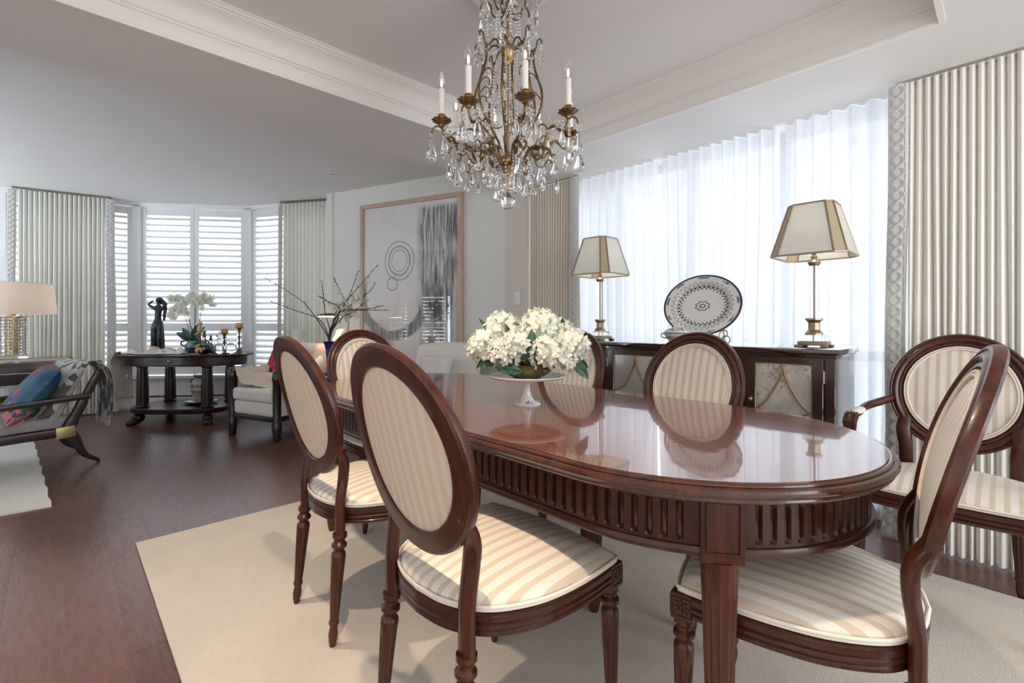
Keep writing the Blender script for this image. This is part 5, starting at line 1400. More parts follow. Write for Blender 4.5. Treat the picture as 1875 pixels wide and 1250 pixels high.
# liqueur bottle with gilt bow and orange label
def bottle(px, d, label, s_, red):
    p = at(px, d); t = empty('liqueur_bottle', (p.x, p.y, ZM), 0, label, 'bottle')
    R = 0.062*s_
    G().lathe([(0.0, 0.0), (R*0.55, 0.0), (R*0.85, 0.012*s_), (R, 0.045*s_), (R*0.95, 0.075*s_), (R*0.66, 0.105*s_), (R*0.34, 0.125*s_), (0.0155*s_, 0.150*s_), (0.0155*s_, 0.190*s_), (0.019*s_, 0.192*s_), (0.019*s_, 0.200*s_), (0, 0.200*s_)], 28).build('bottle_glass', Mat('bottle_glass', (0.9, 0.92, 0.95), 0.0, trans=1.0, ior=1.4).m, t, sharp=60)
    G().lathe([(0.0, 0.003), (R*0.53, 0.003), (R*0.82, 0.014*s_), (R*0.96, 0.045*s_), (R*0.91, 0.074*s_), (R*0.70, 0.094*s_), (0, 0.095*s_)], 24).build('liqueur', Mat('red_liqueur', red, 0.1, spec=0.4).m, t, sharp=60)
    G().lathe([(0.0, 0.172*s_), (0.0175*s_, 0.172*s_), (0.0175*s_, 0.205*s_), (0.013*s_, 0.208*s_), (0.013*s_, 0.232*s_), (0.019*s_, 0.234*s_), (0.019*s_, 0.243*s_), (0, 0.243*s_)], 20).build('stopper', Mat('burgundy_capsule', (0.10, 0.02, 0.02), 0.35).m, t)
    return t, R
t, R = bottle(374, 4.98, 'round bottle of dark red liqueur with gilt bow and orange tag', 1.0, (0.07, 0.006, 0.018))
f = LFv
g = G()
for a_ in ((-0.030, 0.086), (0.022, 0.055), (-0.012, 0.050)):
    c = Vector(lp(a_[0], R*1.02, a_[1])); 
    g.tube([c+LR*(0.020*cos(q))+Vector((0, 0, 0.014*sin(q+0.6))) for q in [2*pi*k/16 for k in range(16)]], 0.004, 6, closed=True)
g.tube(spline([Vector(lp(-0.03, R*1.03, 0.07)), Vector(lp(-0.005, R*1.06, 0.06)), Vector(lp(0.01, R*1.0, 0.02))], 5), 0.004, 6)
g.build('gilt_bow', Mat('gold_ribbon', (0.62, 0.54, 0.30), 0.4, 0.5).m, t)
g = G(); g.ball(lp(-0.045, R*0.62, 0.038), (0.026, 0.026, 0.032), 14, 10); g.build('orange_tag', Mat('orange_wax', (0.85, 0.13, 0.03), 0.4).m, t)
t, R = bottle(386, 5.08, 'small bottle of red liqueur with gilt cap behind the larger bottle', 0.80, (0.22, 0.03, 0.03))
# decanters
def decanter(px, d, label, text_band, stopper):
    p = at(px, d); t = empty('decanter', (p.x, p.y, ZM), 0, label, 'decanter')
    G().lathe([(0.0, 0.0), (0.055, 0.0), (0.064, 0.010), (0.068, 0.045), (0.064, 0.070), (0.042, 0.092), (0.020, 0.108), (0.015, 0.128), (0.017, 0.150), (0.024, 0.156), (0.020, 0.157), (0.012, 0.150), (0.011, 0.126), (0.036, 0.090), (0.060, 0.066), (0.063, 0.012), (0.052, 0.006), (0, 0.006)], 28).build('decanter_glass', M['glass'], t, sharp=60)
    G().tube(spline([lp(-0.018, 0, 0.148), lp(-0.046, 0, 0.146), lp(-0.056, 0, 0.122), lp(-0.046, 0, 0.096)], 5), 0.005, 7).build('handle', M['glass'], t)
    if stopper: G().lathe([(0.0, 0.150), (0.010, 0.150), (0.010, 0.160), (0.016, 0.168), (0.027, 0.186), (0.027, 0.198), (0.016, 0.216), (0.004, 0.232), (0, 0.234)], 14).build('stopper', M['glass'], t, sharp=20)
    if text_band:
        g = G()
        for i in range(9):
            a_ = lerp(-0.55, 0.55, i/8); v = (LFv*cos(a_)+LR*sin(a_))*0.0695
            g.box((0, 0, 0), (0.004, 0.0015, 0.022 if i % 2 == 0 else 0.016), T(v.x, v.y, 0.044)@RZ(atan2(v.y, v.x)+pi/2))
        for z in (0.030, 0.058):
            g.tube([(lambda v: (v.x, v.y, z))((LFv*cos(a_)+LR*sin(a_))*0.0693) for a_ in [lerp(-0.62, 0.62, k/12) for k in range(13)]], 0.0014, 5)
        g.build('etched_label', Mat('etched_label', (0.14, 0.15, 0.17), 0.6).m, t)
decanter(401, 5.03, 'clear glass decanter with teardrop stopper and etched label', True, True)
decanter(423, 5.09, 'clear round glass jug without stopper between the candle holders', False, False)
# candle holders: stacked glass balls, amber candles
am_ = Mat('amber_candle', (0.62, 0.30, 0.07), 0.5).m; bm_ = Mat('candle_bronze', (0.16, 0.115, 0.07), 0.4, 0.7).m
def candle_holder(px, d, n, label, g0=0.078):
    p = at(px, d); t = empty('candle_holder', (p.x, p.y, 0.741), 0, label, 'candle holder')
    G().lathe([(0.0, 0.0), (0.072, 0.0), (0.074, 0.004), (0.050, 0.016), (0.026, 0.034), (0.018, 0.056), (0.016, 0.066), (0, 0.066)], 28).build('foot', bm_, t, sharp=60)
    st = G(); st.tube([(0, 0, 0.06), (0, 0, 0.066+n*0.062+0.02)], 0.006, 8)
    for k in range(n+1): st.lathe([(0, -0.004), (0.016, -0.004), (0.016, 0.004), (0, 0.004)], 16, T(0, 0, 0.068+k*0.062))
    zt = 0.068+n*0.062
    st.lathe([(0.0, zt), (0.012, zt), (0.016, zt+0.012), (0.026, zt+0.022), (0.044, zt+0.026), (0.044, zt+0.029), (0, zt+0.029)], 24)
    st.build('stem', bm_, t, sharp=50)
    for k in range(n): G().ball((0, 0, 0.068+0.031+k*0.062), (0.034, 0.034, 0.0275), 20, 14).build('glass_ball', M['glass'], t, sharp=80)
    G().lathe([(0.0, zt+0.029), (0.034, zt+0.029), (0.035, zt+0.032), (0.034, zt+0.078), (0.026, zt+0.082), (0.0, zt+0.080)], 24).build('candle', am_, t, sharp=60)
candle_holder(411, 5.16, 2, 'shorter glass-ball candle holder with amber candle behind the decanters')
candle_holder(438, 5.02, 3, 'taller glass-ball candle holder with amber candle at the table right end')

# ================================================================== cream barrel armchair by the library table
CA = atan2(-0.349, -0.937)                        # it faces away from the picture wall
AD = Vector((-0.937, -0.349, 0)); AS = Vector((0.349, -0.937, 0))
o0 = Vector((1.30, 4.865, 0))                     # middle between its front feet
t = empty('barrel_armchair', o0, CA, 'cream upholstered armchair with carved black posts beside the library table', 'chair')
# local: +x forward, +y to its left as seated (right in view is -y ... see legs), seat depth along -x
hw = 0.315
for s_ in (-1, 1):
    g = G(); g.lathe([(0.0, 0.0), (0.030, 0.0), (0.036, 0.02), (0.034, 0.05), (0.042, 0.09), (0.044, 0.16), (0.036, 0.175), (0.040, 0.19), (0.036, 0.205), (0.036, 0.54), (0.042, 0.555), (0.044, 0.58), (0.036, 0.60), (0.038, 0.625), (0.020, 0.645), (0, 0.647)], 20, T(0, s_*hw, 0), mod=lambda a, j, z: 1+0.07*sin(a*6+z*40)*(0.2 < z < 0.54)).build('post', M['ebony'], t, sharp=50)
    G().tube([(-0.66, s_*0.26, 0.20), (-0.70, s_*0.265, 0.0)], [0.030, 0.022], 10).build('leg', M['ebony'], t)
g = G(); g.box((0.005, 0, 0.190), (0.034, 2*hw, 0.040), bev=0.006); 
for s_ in (-1, 1): g.box((-0.33, s_*0.295, 0.190), (0.66, 0.03, 0.04), RZ(0), 0.006)
g.build('seat_rail', M['ebony'], t)
G().box((-0.30, 0, 0.275), (0.62, 2*hw-0.05, 0.135), bev=0.035, seg=4).build('seat_base', M['cream'], t, sharp=80)
G().box((-0.27, 0, 0.400), (0.60, 2*hw-0.06, 0.125), bev=0.045, seg=5).build('seat_cushion', M['cream'], t, sharp=80)
# wrap-around back: low arms rising to a rolled crest
def bk(s, u):
    a = lerp(-1.0, 1.0, s); aa = abs(a); ang = a*pi*0.5
    x = -0.36-0.34*cos(ang)**0.8 if aa < 0.999 else -0.36
    x = lerp(-0.70, -0.01, max(0, (aa-0.38)/0.62)**1.0) if aa > 0.38 else -0.70
    y = 0.305*(a/0.45 if aa < 0.45 else (1 if a > 0 else -1)); y = max(-0.305, min(0.305, y))
    h = lerp(0.86, 0.625, min(1, max(0, (aa-0.42)/0.30))) 
    return x, y, h
g = G(); N = 49; TK = 0.055
path = [bk(k/(N-1), 0) for k in range(N)]
for k in range(N): pass
def bkg(s, u):
    k = s*(N-1); i = min(int(k), N-2); q = k-i
    p = [lerp(path[i][m], path[i+1][m], q) for m in range(3)]
    a = path[max(0, i-1)]; b_ = path[min(N-1, i+2)]; tx, ty = b_[0]-a[0], b_[1]-a[1]; L = sqrt(tx*tx+ty*ty) or 1; nx, ny = ty/L, -tx/L
    ang = 2*pi*u
    dx = TK*cos(ang); zz = lerp(0.23, p[2], 0.5+0.5*sin(ang)) if False else None
    # rounded slab section
    if u < 0.25: o, z = -TK, lerp(0.23, p[2]-TK, u/0.25)
    elif u < 0.5: w = (u-0.25)/0.25*pi; o, z = -TK*cos(w), p[2]-TK+TK*sin(w)
    elif u < 0.75: o, z = TK, lerp(p[2]-TK, 0.23, (u-0.5)/0.25)
    else: o, z = lerp(TK, -TK, (u-0.75)/0.25), 0.23
    lean = 0.10*max(0, (z-0.45))*(1 if abs(lerp(-1, 1, s)) < 0.45 else 0.25)
    return (p[0]+nx*o-lean, p[1]+ny*o, z)
g.grid(60, 25, bkg, cv=True)
g.build('upholstered_back', M['cream'], t, sharp=70)
wl = Mat('pale_blue_linen', (0.62, 0.66, 0.68), 0.85).m
for s_ in (-1, 1):
    g = G().tube(spline([(-0.775, s_*0.335, 0.955), (-0.730, s_*0.315, 0.90), (-0.715, s_*0.305, 0.84)], 4), [0.055]*9, 12, sq=(1.15, 0.8))
    g.lathe([(0.0, -0.048), (0.050, -0.048), (0.056, -0.042), (0.056, 0.042), (0.050, 0.048), (0, 0.048)], 24, T(-0.765, s_*0.325, 0.955)@RXm(pi/2))
    g.build('scroll_wing', wl, t, sharp=60, label='pale rolled scroll at the end of the chair back')
# throw blanket over its left arm
TH_ = empty('throw_blanket', (o0+AD*(-0.05)).to_tuple(), CA, 'beige throw blanket draped over the arm of the cream armchair', 'blanket')
TH_.location = (o0.x, o0.y, 0.47); 
def thr(s, u):
    y = lerp(-0.335, 0.215, u); x = lerp(-0.52, -0.03, s)+0.05*sin(3*u+1)
    z = 0.012+0.150*max(0, 1-(u/0.62))**0.8+0.020*sin(11*u+7*s)+0.014*sin(17*s+4*u)
    if u < 0.20: y = lerp(-0.365, -0.225, u/0.2); z = lerp(-0.04, 0.185, sin(min(1, u/0.2*0.9)*pi*0.5)**0.6)+0.008*sin(20*s)
    z = max(z, 0.004); 
    if u > 0.8: z += 0.012*sin(18*s); x += 0.03*sin(9*s)
    if s > 0.85 and u > 0.25: z -= 0.03*(s-0.85)/0.15
    return (x, y, z)
g = G().grid(36, 46, thr); g.grid(36, 46, lambda s, u: tuple(Vector(thr(s, u))+Vector((0, 0, -0.008))))
g.build('throw', Mat('oatmeal_throw', (0.60, 0.565, 0.505), 0.9, sheen=0.3).m, TH_, sharp=80)
def pillow_geo(w, h, d):
    def f(s, u, sg):
        x = (s-0.5)*2; y = (u-0.5)*2
        k = (1-abs(x)**3.2)*(1-abs(y)**3.2); cx_ = 1-0.05*(1-abs(y)**2); cy_ = 1-0.05*(1-abs(x)**2)
        return (x*w/2*(1-0.06*(1-y*y))*1.0, sg*d/2*max(0, k)**0.55, y*h/2*(1-0.06*(1-x*x)))
    g = G(); g.grid(18, 18, lambda s, u: f(s, u, 1)); g.grid(18, 18, lambda s, u: f(s, u, -1)); return g
def red_mat():
    m = Mat('red_kilim', (0.45, 0.03, 0.03), 0.85); n = m.noise(None, 14, 2, 0.5); n2 = m.noise(None, 9, 2)
    c = m.mix(n.step(0.52, 0.56), (0.50, 0.035, 0.045), (0.10, 0.02, 0.03)); m.color(m.mix(n2.step(0.56, 0.6), c, (0.16, 0.30, 0.33))); return m.m
p = o0+AD*(-0.40)-AS*(-0.05)
o = pillow_geo(0.40, 0.40, 0.14).build('throw_pillow', red_mat(), sharp=80); o.location = o0+AD*(-0.42)+AS*(-0.15)+Vector((0, 0, 0.650)); o.rotation_euler = (radians(-18), radians(8), CA+pi/2)
tag(o, 'red patterned cushion in the cream armchair', 'cushion')
def peach_mat():
    m = Mat('peach_embroidery', (0.80, 0.60, 0.45), 0.8); n = m.noise(None, 40, 3); m.color(m.mix(n.step(0.52, 0.6), (0.80, 0.62, 0.48), (0.70, 0.47, 0.30))); return m.m
o = pillow_geo(0.36, 0.34, 0.12).build('throw_pillow', peach_mat(), sharp=80); o.location = o0+AD*(-0.56)+AS*0.28+Vector((0, 0, 0.70)); o.rotation_euler = (radians(-14), 0, CA+pi/2-0.15)
tag(o, 'peach embroidered cushion against the back of the cream armchair', 'cushion')

# ================================================================== low lounge chair at the left (only its right end is in view)
t = empty('lounge_chair', (-0.388, 5.044, 0), radians(10), 'low dark-framed lounge chair in grey tweed with brass mounts at the left', 'chair')
I = T(0.35, -5.14)
for y, nm in ((4.865, 0), (5.415, 1)):
    # rail + splayed rear leg in one sweep
    g = G()
    g.tube(spline([(-1.05, y, 0.245), (-0.55, y, 0.255), (-0.15, y, 0.265), (0.00, y, 0.262), (0.055, y, 0.222), (0.085, y, 0.150), (0.125, y, 0.075), (0.205, y, 0.012)], 8), [lerp(0.034, 0.037, i/30) if i < 30 else lerp(0.040, 0.0125, (i-30)/26) for i in range(57)], 8, sq=(0.55, 1.0), up=(0, 1, 0), M=I)
    g.ball((0.205, y, 0.008), (0.012, 0.012, 0.008), 8, 6, I)
    g.build('side_frame', M['espresso'], t, sharp=40)
    g = G(); g.tube(spline([(0.020, y, 0.275), (0.060, y, 0.36), (0.120, y, 0.50), (0.190, y, 0.665), (0.205, y, 0.700)], 6), [0.040]*6+[0.034]*6+[0.028]*6+[0.024]*7, 8, sq=(0.62, 1.0), up=(0, 1, 0), M=I)
    g.build('back_post', M['espresso'], t, sharp=40)
    g = G(); g.box((0.012, y-0.0008, 0.265), (0.105, 0.050, 0.082), I@T(0.012, 0, 0.265)@RYm(radians(-4))@T(-0.012, 0, -0.265), 0.003); g.build('brass_mount', Mat('pale_brass', (0.52, 0.42, 0.22), 0.35, 0.9).m if nm == 0 else bpy.data.materials['pale_brass'], t)
    g = G(); g.tube(spline([(0.150, y-0.032, 0.522), (0.0, y-0.032, 0.512), (-0.20, y-0.032, 0.498), (-0.42, y-0.030, 0.478), (-0.56, y-0.02, 0.440), (-0.62, y, 0.370), (-0.64, y, 0.275)], 6), [0.019]*20+[0.024]*17, 8, sq=(0.75, 1.15), up=(0, 1, 0), M=I); g.build('armrest', M['espresso'], t, sharp=40)
G().box((-0.48, 5.14, 0.330), (1.05, 0.50, 0.10), I, 0.03, 3).build('seat', M['tweed'], t, sharp=70)
bkM = I@T(0.075, 5.14, 0.52)@RYm(radians(22.5)); 
G().box((-0.050, 0, -0.01), (0.060, 0.50, 0.42), bkM, 0.022, 3).build('backrest', M['tweed'], t, sharp=70)
# ikat throw over its back
def ikat():
    m = Mat('grey_ikat', (0.4, 0.4, 0.39), 0.95, sheen=0.2); x, y, z = m.obj()
    n = m.noise(m.vec(x*9.0+y*6.0, y*20.0-x*6.0, z*9.0), 1.0, 2, 0.4, 0.6); m.color(m.mix(n.step(0.47, 0.53), (0.105, 0.110, 0.108), (0.56, 0.55, 0.52))); return m.m
ik = ikat()
tt = empty('ikat_throw', (0.144, 5.138, 0.70), radians(10), 'grey and white patterned fringed throw over the lounge chair back', 'blanket')
pf = spline([(-0.390, 0, -0.318), (-0.335, 0, -0.300), (-0.262, 0, -0.145), (-0.178, 0, 0.010), (-0.118, 0, 0.072), (-0.050, 0, 0.082), (0.025, 0, 0.058), (0.090, 0, 0.005), (0.112, 0, -0.10), (0.116, 0, -0.25), (0.104, 0, -0.395)], 6)
def ikf(s, u, off=0.0):
    k = u*(len(pf)-1); i = min(int(k), len(pf)-2); p = pf[i].lerp(pf[i+1], k-i)
    y = lerp(-0.215, 0.16, s)+(0.03*sin(4*u)); w = 0.010*sin(s*16+u*3)+0.006*sin(s*29)
    if u < 0.35: y = lerp(lerp(-0.14, -0.225, u/0.35), 0.16, s)+0.03*sin(4*u)
    ex = 0.0
    if s < 0.2 and u < 0.62:
        q = (0.2-s)/0.2; ex = 0.10*q*min(1, (0.62-u)/0.15)*min(1, u/0.12); y = lerp(y, -0.262-off*0.5, min(1, q*1.6))
    return (p.x-0.012+w*0.8-off+ex, y, p.z+w*0.3)
g = G().grid(30, 50, ikf); g.grid(30, 50, lambda s, u: ikf(s, u, -0.008)); g.build('throw', ik, tt, sharp=80)
g = G(); r = random.Random(3)
for i in range(46):
    s_ = i/45; p = Vector(ikf(s_, 0.0)); g.tube([p, p+Vector((-0.035+r.uniform(-.012, .012), r.uniform(-.012, .012), -0.035)), p+Vector((-0.060+r.uniform(-.02, .02), r.uniform(-.02, .02), -0.022+r.uniform(-.01, .005)))], 0.0032, 4)
    if i % 2 == 0: p = Vector(ikf(s_, 1.0)); g.tube([p, p+Vector((r.uniform(-.01, .01), 0, -0.04))], 0.003, 4)
g.build('fringe', Mat('throw_fringe', (0.48, 0.47, 0.44), 0.95).m, tt, kind='stuff')
def floral():
    m = Mat('blue_floral_print', (0.06, 0.16, 0.32), 0.7); x, y, z = m.obj()
    n = m.noise(None, 7, 2); n2 = m.noise(None, 11, 3, 0.6, 1.2); n3 = m.noise(None, 26, 2)
    c = m.mix(n.step(0.42, 0.58), (0.018, 0.070, 0.170), (0.055, 0.135, 0.255)); c = m.mix(n2.step(0.57, 0.60), c, (0.03, 0.14, 0.09)); 
    ex = x+0.06; ez = z-0.17; fl = (ex*ex+ez*ez).sqrt().step(0.085, 0.065)*n3.step(0.40, 0.48); c = m.mix(fl, c, (0.52, 0.045, 0.05))
    ex = x-0.16; ez = z+0.17; fl = (ex*ex+ez*ez).sqrt().step(0.10, 0.08)*n3.step(0.38, 0.50); c = m.mix(fl, c, (0.62, 0.22, 0.20))
    ex = x-0.08; ez = z+0.02; fl = (ex*ex+ez*ez).sqrt().step(0.05, 0.035); c = m.mix(fl, c, (0.55, 0.06, 0.06))
    m.color(c); return m.m
o = pillow_geo(0.47, 0.47, 0.17).build('floral_cushion', floral(), sharp=80); o.location = (-0.165, 4.98, 0.555); o.rotation_euler = (0, radians(0), 0)
o.rotation_euler = Matrix.Rotation(radians(-90+14), 3, 'Z').to_euler(); o.rotation_euler = (Matrix.Rotation(radians(36), 3, 'Y')@Matrix.Rotation(radians(-84), 3, 'Z')).to_euler()
tag(o, 'blue floral cushion leaning in the low lounge chair', 'cushion')

# ================================================================== console with drawer, drum lamp, yellow stool, at the far left
t = empty('drawer_console', (-0.42, 6.80, 0), 0, 'dark drawer console with champagne metal frame at the far left', 'console')
g = G(); g.box((0.0, 0, 0.575), (0.86, 0.40, 0.205), bev=0.003); g.build('case', M['espresso'], t)
g = G(); g.box((0.0, -0.202, 0.575), (0.78, 0.016, 0.165), bev=0.003); dr = g.build('drawer', M['espresso'], t)
G().tube([(-0.18, -0.225, 0.585), (0.20, -0.225, 0.585)], 0.006, 8).box((-0.17, -0.215, 0.585), (0.01, 0.022, 0.008)).box((0.19, -0.215, 0.585), (0.01, 0.022, 0.008)).build('drawer_pull', M['pewter'], dr)
g = G()
for s_ in (-1, 1):
    for y in (-0.19, 0.19): g.box((s_*0.49, y, 0.360), (0.022, 0.022, 0.72))
    g.box((s_*0.49, 0, 0.709), (0.022, 0.40, 0.022)); g.box((s_*0.49, 0, 0.011), (0.022, 0.40, 0.022)); g.box((s_*0.46, 0, 0.575), (0.06, 0.05, 0.03))
for y in (-0.19, 0.19): g.box((0, y, 0.709), (1.0, 0.022, 0.022)); g.box((0, y, 0.460), (0.98, 0.016, 0.016))
g.build('metal_frame', M['champagne'], t)
G().box((0, 0, 0.7235), (0.98, 0.42, 0.006)).build('glass_top', M['pane'], t)
t = empty('table_lamp', (-0.350, 6.76, 0.7275), 0, 'drum-shaded lamp with brass and crystal column on the drawer console', 'table lamp')
G().box((0, 0, 0.012), (0.26, 0.20, 0.024), bev=0.003).build('crystal_foot', M['glass'], t)
g = G(); g.box((0, 0, 0.030), (0.20, 0.16, 0.008)); g.tube([(0, 0, 0.034), (0, 0, 0.405)], 0.056, 28); g.lathe([(0, 0.405), (0.115, 0.405), (0.115, 0.413), (0.018, 0.415), (0.018, 0.440), (0.006, 0.445), (0.006, 0.70), (0, 0.70)], 28)
g.build('column', Mat('aged_brass_column', (0.40, 0.30, 0.175), 0.25, 0.95).m, t)
for k in range(10):
    a = 2*pi*k/10; g = G(); cx_, cy_ = 0.088*cos(a), 0.088*sin(a)
    for q in range(12): g.box((0, 0, 0), (0.034, 0.022, 0.030), T(cx_, cy_, 0.052+q*0.0305)@RZ(a+pi/2)@RYm(0.28), 0.003, 1)
    g.build('crystal_flute', M['glass'], t, flat=True)
dm = Mat('linen_drum_shade', (0.80, 0.76, 0.72), 0.7); dm.translucent(0.40, (0.92, 0.76, 0.62)); dm = dm.m
G().grid(64, 4, lambda s, u: (lerp(0.318, 0.288, u)*cos(2*pi*s), lerp(0.318, 0.288, u)*sin(2*pi*s), lerp(0.435, 0.735, u)), cu=True).build('drum_shade', dm, t, sharp=80)
G().tube([(0.318*cos(2*pi*k/48), 0.318*sin(2*pi*k/48), 0.435) for k in range(48)], 0.003, 5, closed=True).tube([(0.288*cos(2*pi*k/48), 0.288*sin(2*pi*k/48), 0.735) for k in range(48)], 0.003, 5, closed=True).build('shade_rim', M['cream'], t)
G().ball((0, 0, 0.56), (0.032, 0.032, 0.045), 14, 10).build('bulb', Mat('warm_lamp_bulb', (1, 1, 1), 0.5).emit((1.0, 0.68, 0.44), 24).m, t)
p = at(14, 4.9); t = empty('garden_stool', (p.x, p.y, 0), 0, 'yellow-green ceramic drum stool behind the lounge chair arm', 'stool')
ym_ = Mat('chartreuse_glaze', (0.42, 0.40, 0.06), 0.2, coat=0.5).m
G().lathe([(0.0, 0.0), (0.13, 0.0), (0.16, 0.04), (0.172, 0.12), (0.172, 0.22), (0.165, 0.262), (0.15, 0.275), (0.0, 0.28)], 36).build('drum', ym_, t, sharp=60)
G().lathe([(0.150, 0.276), (0.160, 0.272), (0.160, 0.284), (0.14, 0.290), (0, 0.292)], 36).build('lid', Mat('dark_rim', (0.10, 0.09, 0.03), 0.3).m, t)

# ================================================================== side table, blue vase with blossom branches, reading lamp, white klismos chair
VP = at(603, 4.35); 
t = empty('side_table', (VP.x, VP.y, 0), 0, 'small round dark side table under the blue vase', 'table')
G().lathe([(0.0, 0.575), (0.24, 0.575), (0.25, 0.582), (0.25, 0.594), (0.24, 0.60), (0, 0.60)], 40).build('tabletop', M['espresso'], t)
G().lathe([(0.0, 0.0), (0.16, 0.0), (0.165, 0.012), (0.05, 0.03), (0.022, 0.06), (0.020, 0.56), (0.05, 0.575), (0, 0.575)], 32).build('pedestal', M['espresso'], t)
t = empty('branch_vase', (VP.x, VP.y, 0.601), 0, 'cobalt blue vase of blossoming branches behind the far dining chair', 'vase')
G().lathe([(0.0, 0.0), (0.048, 0.0), (0.050, 0.010), (0.030, 0.030), (0.024, 0.08), (0.026, 0.16), (0.034, 0.23), (0.046, 0.28), (0.058, 0.303), (0.052, 0.303), (0.040, 0.275), (0.028, 0.22), (0, 0.20)], 32).build('vase', Mat('cobalt_glass', (0.006, 0.012, 0.16), 0.08, coat=0.6).m, t, sharp=60)
bk_ = Mat('dark_twig', (0.045, 0.030, 0.024), 0.8).m
def B(px, py, dd): p = at(px, 4.35+dd, HC+(590-py)/FOC*(4.35+dd)); return p-Vector((VP.x, VP.y, 0.601))
base = Vector((0, 0, 0.27))
br_paths = [[(598, 612, 0), (570, 570, .05), (545, 545, .08), (484, 508, .1)], [(598, 606, 0), (582, 583, .1), (540, 568, .2), (496, 552, .25)], [(606, 610, 0), (618, 585, 0), (632, 555, -.05), (668, 512, -.1), (694, 482, -.12)],
            [(608, 606, 0), (622, 575, .05), (640, 540, .1), (656, 496, .1)], [(606, 604, 0), (620, 560, .05), (632, 554, .1), (614, 515, .15), (612, 509, .15)], [(604, 604, 0), (622, 566, -.05), (600, 552, -.1), (583, 542, -.1)],
            [(604, 604, 0), (596, 575, .1), (592, 540, .1), (589, 514, .1)], [(608, 606, 0), (626, 574, 0), (660, 568, -.1), (714, 568, -.15)], [(608, 606, 0), (628, 580, 0), (650, 570, .05), (664, 555, .1)], [(606, 606, 0), (632, 566, .1), (676, 534, .1), (688, 516, .1)],
            [(606, 606, 0), (624, 570, -.1), (670, 566, -.1), (700, 560, -.15)]]
blo = []
for pth in br_paths:
    P = spline([base]+[B(*q) for q in pth], 6); L = len(P)
    g = G().tube(P, [lerp(0.0062, 0.0020, i/L) for i in range(L)], 6)
    r = random.Random(int(pth[-1][0]))
    for k in range(L//2, L):
        if r.random() < 0.75: g.ball(P[k]+Vector((r.uniform(-.008, .008), r.uniform(-.008, .008), r.uniform(-.004, .008))), (0.0045, 0.0045, 0.007), 6, 5)
    g.build('branch', bk_, t, sharp=60)
bg = G(); bm2 = petal_mat('blossom_petal', (0.82, 0.80, 0.72), (0.70, 0.68, 0.55)); r = random.Random(9)
def blossom(r_):
    g = G()
    for k in range(5): g.grid(3, 4, lambda s, u: (0.013*u, (s-0.5)*0.014*sin(pi*min(1, .15+.8*u)), 0.003*u+0.004*u*u), M=RZ(k*2*pi/5))
    g.ball((0, 0, 0.002), 0.003, 6, 4); return g
bo = None
for i in range(52):
    px = r.gauss(634, 15); py = r.gauss(563, 14)
    o = blossom(r).build('blossom', bm2, t, sharp=80) if bo is None else bo.copy()
    if bo is not None: C.objects.link(o); o.parent = t
    else: bo = o
    o.location = B(px, py, r.uniform(-.08, .1)); o.rotation_euler = (r.uniform(0, 6), r.uniform(0, 6), r.uniform(0, 6)); s_ = r.uniform(1.5, 2.5); o.scale = (s_, s_, s_)
pl_ = at(638, 4.75); t = empty('reading_lamp', (pl_.x, pl_.y, 0), 0, 'slim brass reading floor lamp behind the blossom branches', 'floor lamp')
h = at(603, 4.75, 0)-Vector((pl_.x, pl_.y, 0)); zt = HC+(590-579)/FOC*4.75
G().lathe([(0, 0), (0.12, 0.0), (0.122, 0.012), (0.02, 0.022), (0, 0.022)], 28).build('base', M['brass'], t)
hd = h.normalized()
G().tube(spline([(0, 0, 0.01), (0, 0, zt-0.08), (0, 0, zt+0.01), hd*0.03+Vector((0, 0, zt+0.03)), h*0.6+Vector((0, 0, zt+0.03))], 6), 0.006, 8).build('pole', M['brass'], t)
ha = atan2(h.y, h.x); Q = T(h.x, h.y, zt)@RZ(ha)
G().grid(24, 10, lambda s, u: (lerp(-0.11, 0.11, u), 0.055*cos(pi*s), 0.004+0.030*sin(pi*s)*sin(pi*min(max(u, .03), .97))**0.4), M=Q).build('lamp_head', M['brass'], t, sharp=70)
G().box((0, 0, -0.002), (0.19, 0.085, 0.008), Q, 0.003).build('diffuser', Mat('reading_lamp_light', (1, 1, 1), 0.5).emit((1.0, 0.66, 0.40), 28).m, t)
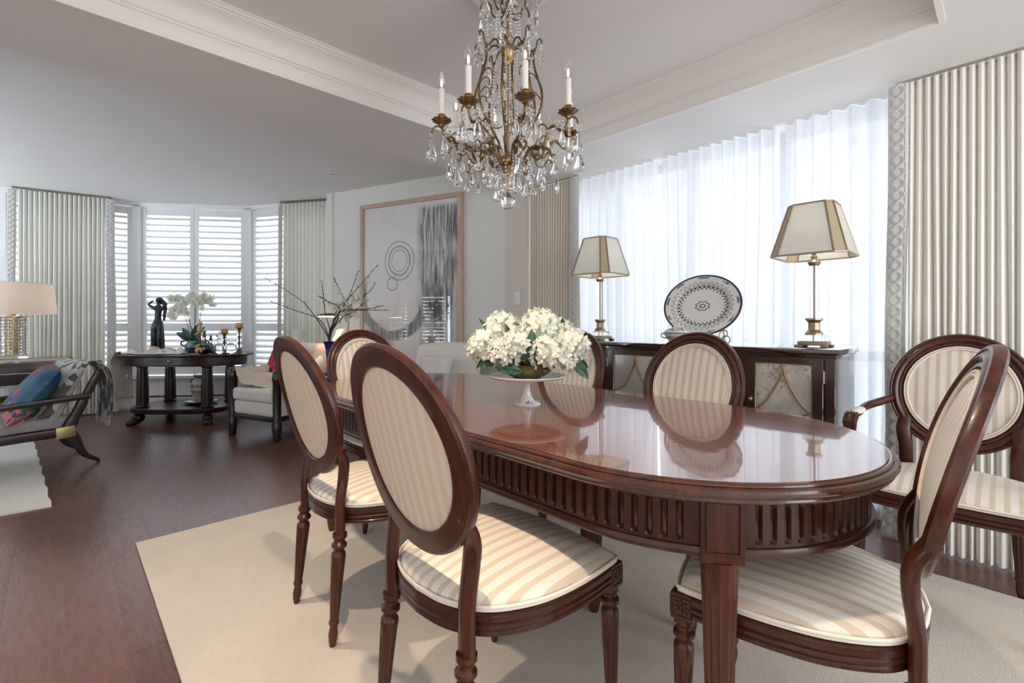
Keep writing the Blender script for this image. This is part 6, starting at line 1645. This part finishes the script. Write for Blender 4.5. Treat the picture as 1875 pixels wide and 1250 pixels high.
# white klismos chair with dark arms at the picture
KC = Vector((2.08, 3.36, 0)); KA = atan2(-0.349, -0.937)
t = empty('klismos_armchair', KC, KA, 'white upholstered armchair with curved dark arms below the abstract picture', 'chair')
w = 0.33
g = G(); g.grid(22, 14, lambda s, u: (lerp(-0.36, -0.40-0.10*0, u)-0.16*u+0.05*(2*s-1)**2*1.0, lerp(-w, w, s), lerp(0.36, 0.870-0.03*(abs(2*s-1))**2.5, u)))
g.grid(22, 14, lambda s, u: (lerp(-0.36, -0.40, u)-0.16*u+0.05*(2*s-1)**2-0.10, lerp(-w, w, s), lerp(0.36, 0.870-0.03*(abs(2*s-1))**2.5, u)))
g.grid(22, 6, lambda s, u: (-0.56+0.05*(2*s-1)**2-0.10*u, lerp(-w, w, s), 0.870-0.03*(abs(2*s-1))**2.5+0.03*sin(pi*u)))
for e in (0, 1): g.grid(14, 4, lambda s, u: (lerp(-0.36, -0.56, s)+0.05-0.10*u, (2*e-1)*(w+0.02*sin(pi*u)), lerp(0.36, 0.84, s)))
g.build('backrest', M['cream'], t, sharp=60)
G().box((-0.10, 0, 0.37), (0.58, 0.60, 0.15), bev=0.04, seg=4).build('seat', M['cream'], t, sharp=80)
for s_ in (-1, 1):
    g = G(); y = s_*0.345
    g.tube(spline([(0.22, y, 0.60), (0.10, y, 0.645), (-0.06, y, 0.60), (-0.20, y, 0.46), (-0.34, y, 0.30), (-0.50, y, 0.10), (-0.58, y, 0.0)], 7), [lerp(0.018, 0.030, min(1, i/14)) if i < 30 else lerp(0.030, 0.016, (i-30)/13) for i in range(43)], 8, sq=(1.0, 0.7), up=(0, 1, 0)); g.build('armrest', M['ebony'], t, sharp=50)
    g = G(); g.tube(spline([(0.16, y*0.9, 0.32), (0.22, y*0.9, 0.20), (0.26, y*0.9, 0.0)], 6), [0.026]*6+[0.018]*7, 8); g.tube(spline([(-0.40, y*0.95, 0.36), (-0.30, y*0.95, 0.48), (-0.46, y*0.95, 0.62), (-0.58, y*0.95, 0.74)], 6), 0.018, 8); g.build('leg', M['ebony'], t, sharp=50)
# lumbar cushion on it
o = pillow_geo(0.34, 0.26, 0.10).build('lumbar_cushion', Mat('white_slub', (0.70, 0.68, 0.64), 0.9).m, sharp=80); o.location = KC+AD*(-0.335)+AS*(-0.02)+Vector((0, 0, 0.665)); o.rotation_euler = (radians(-16), 0, KA+pi/2); tag(o, 'plain off-white lumbar cushion in the white klismos chair', 'cushion')
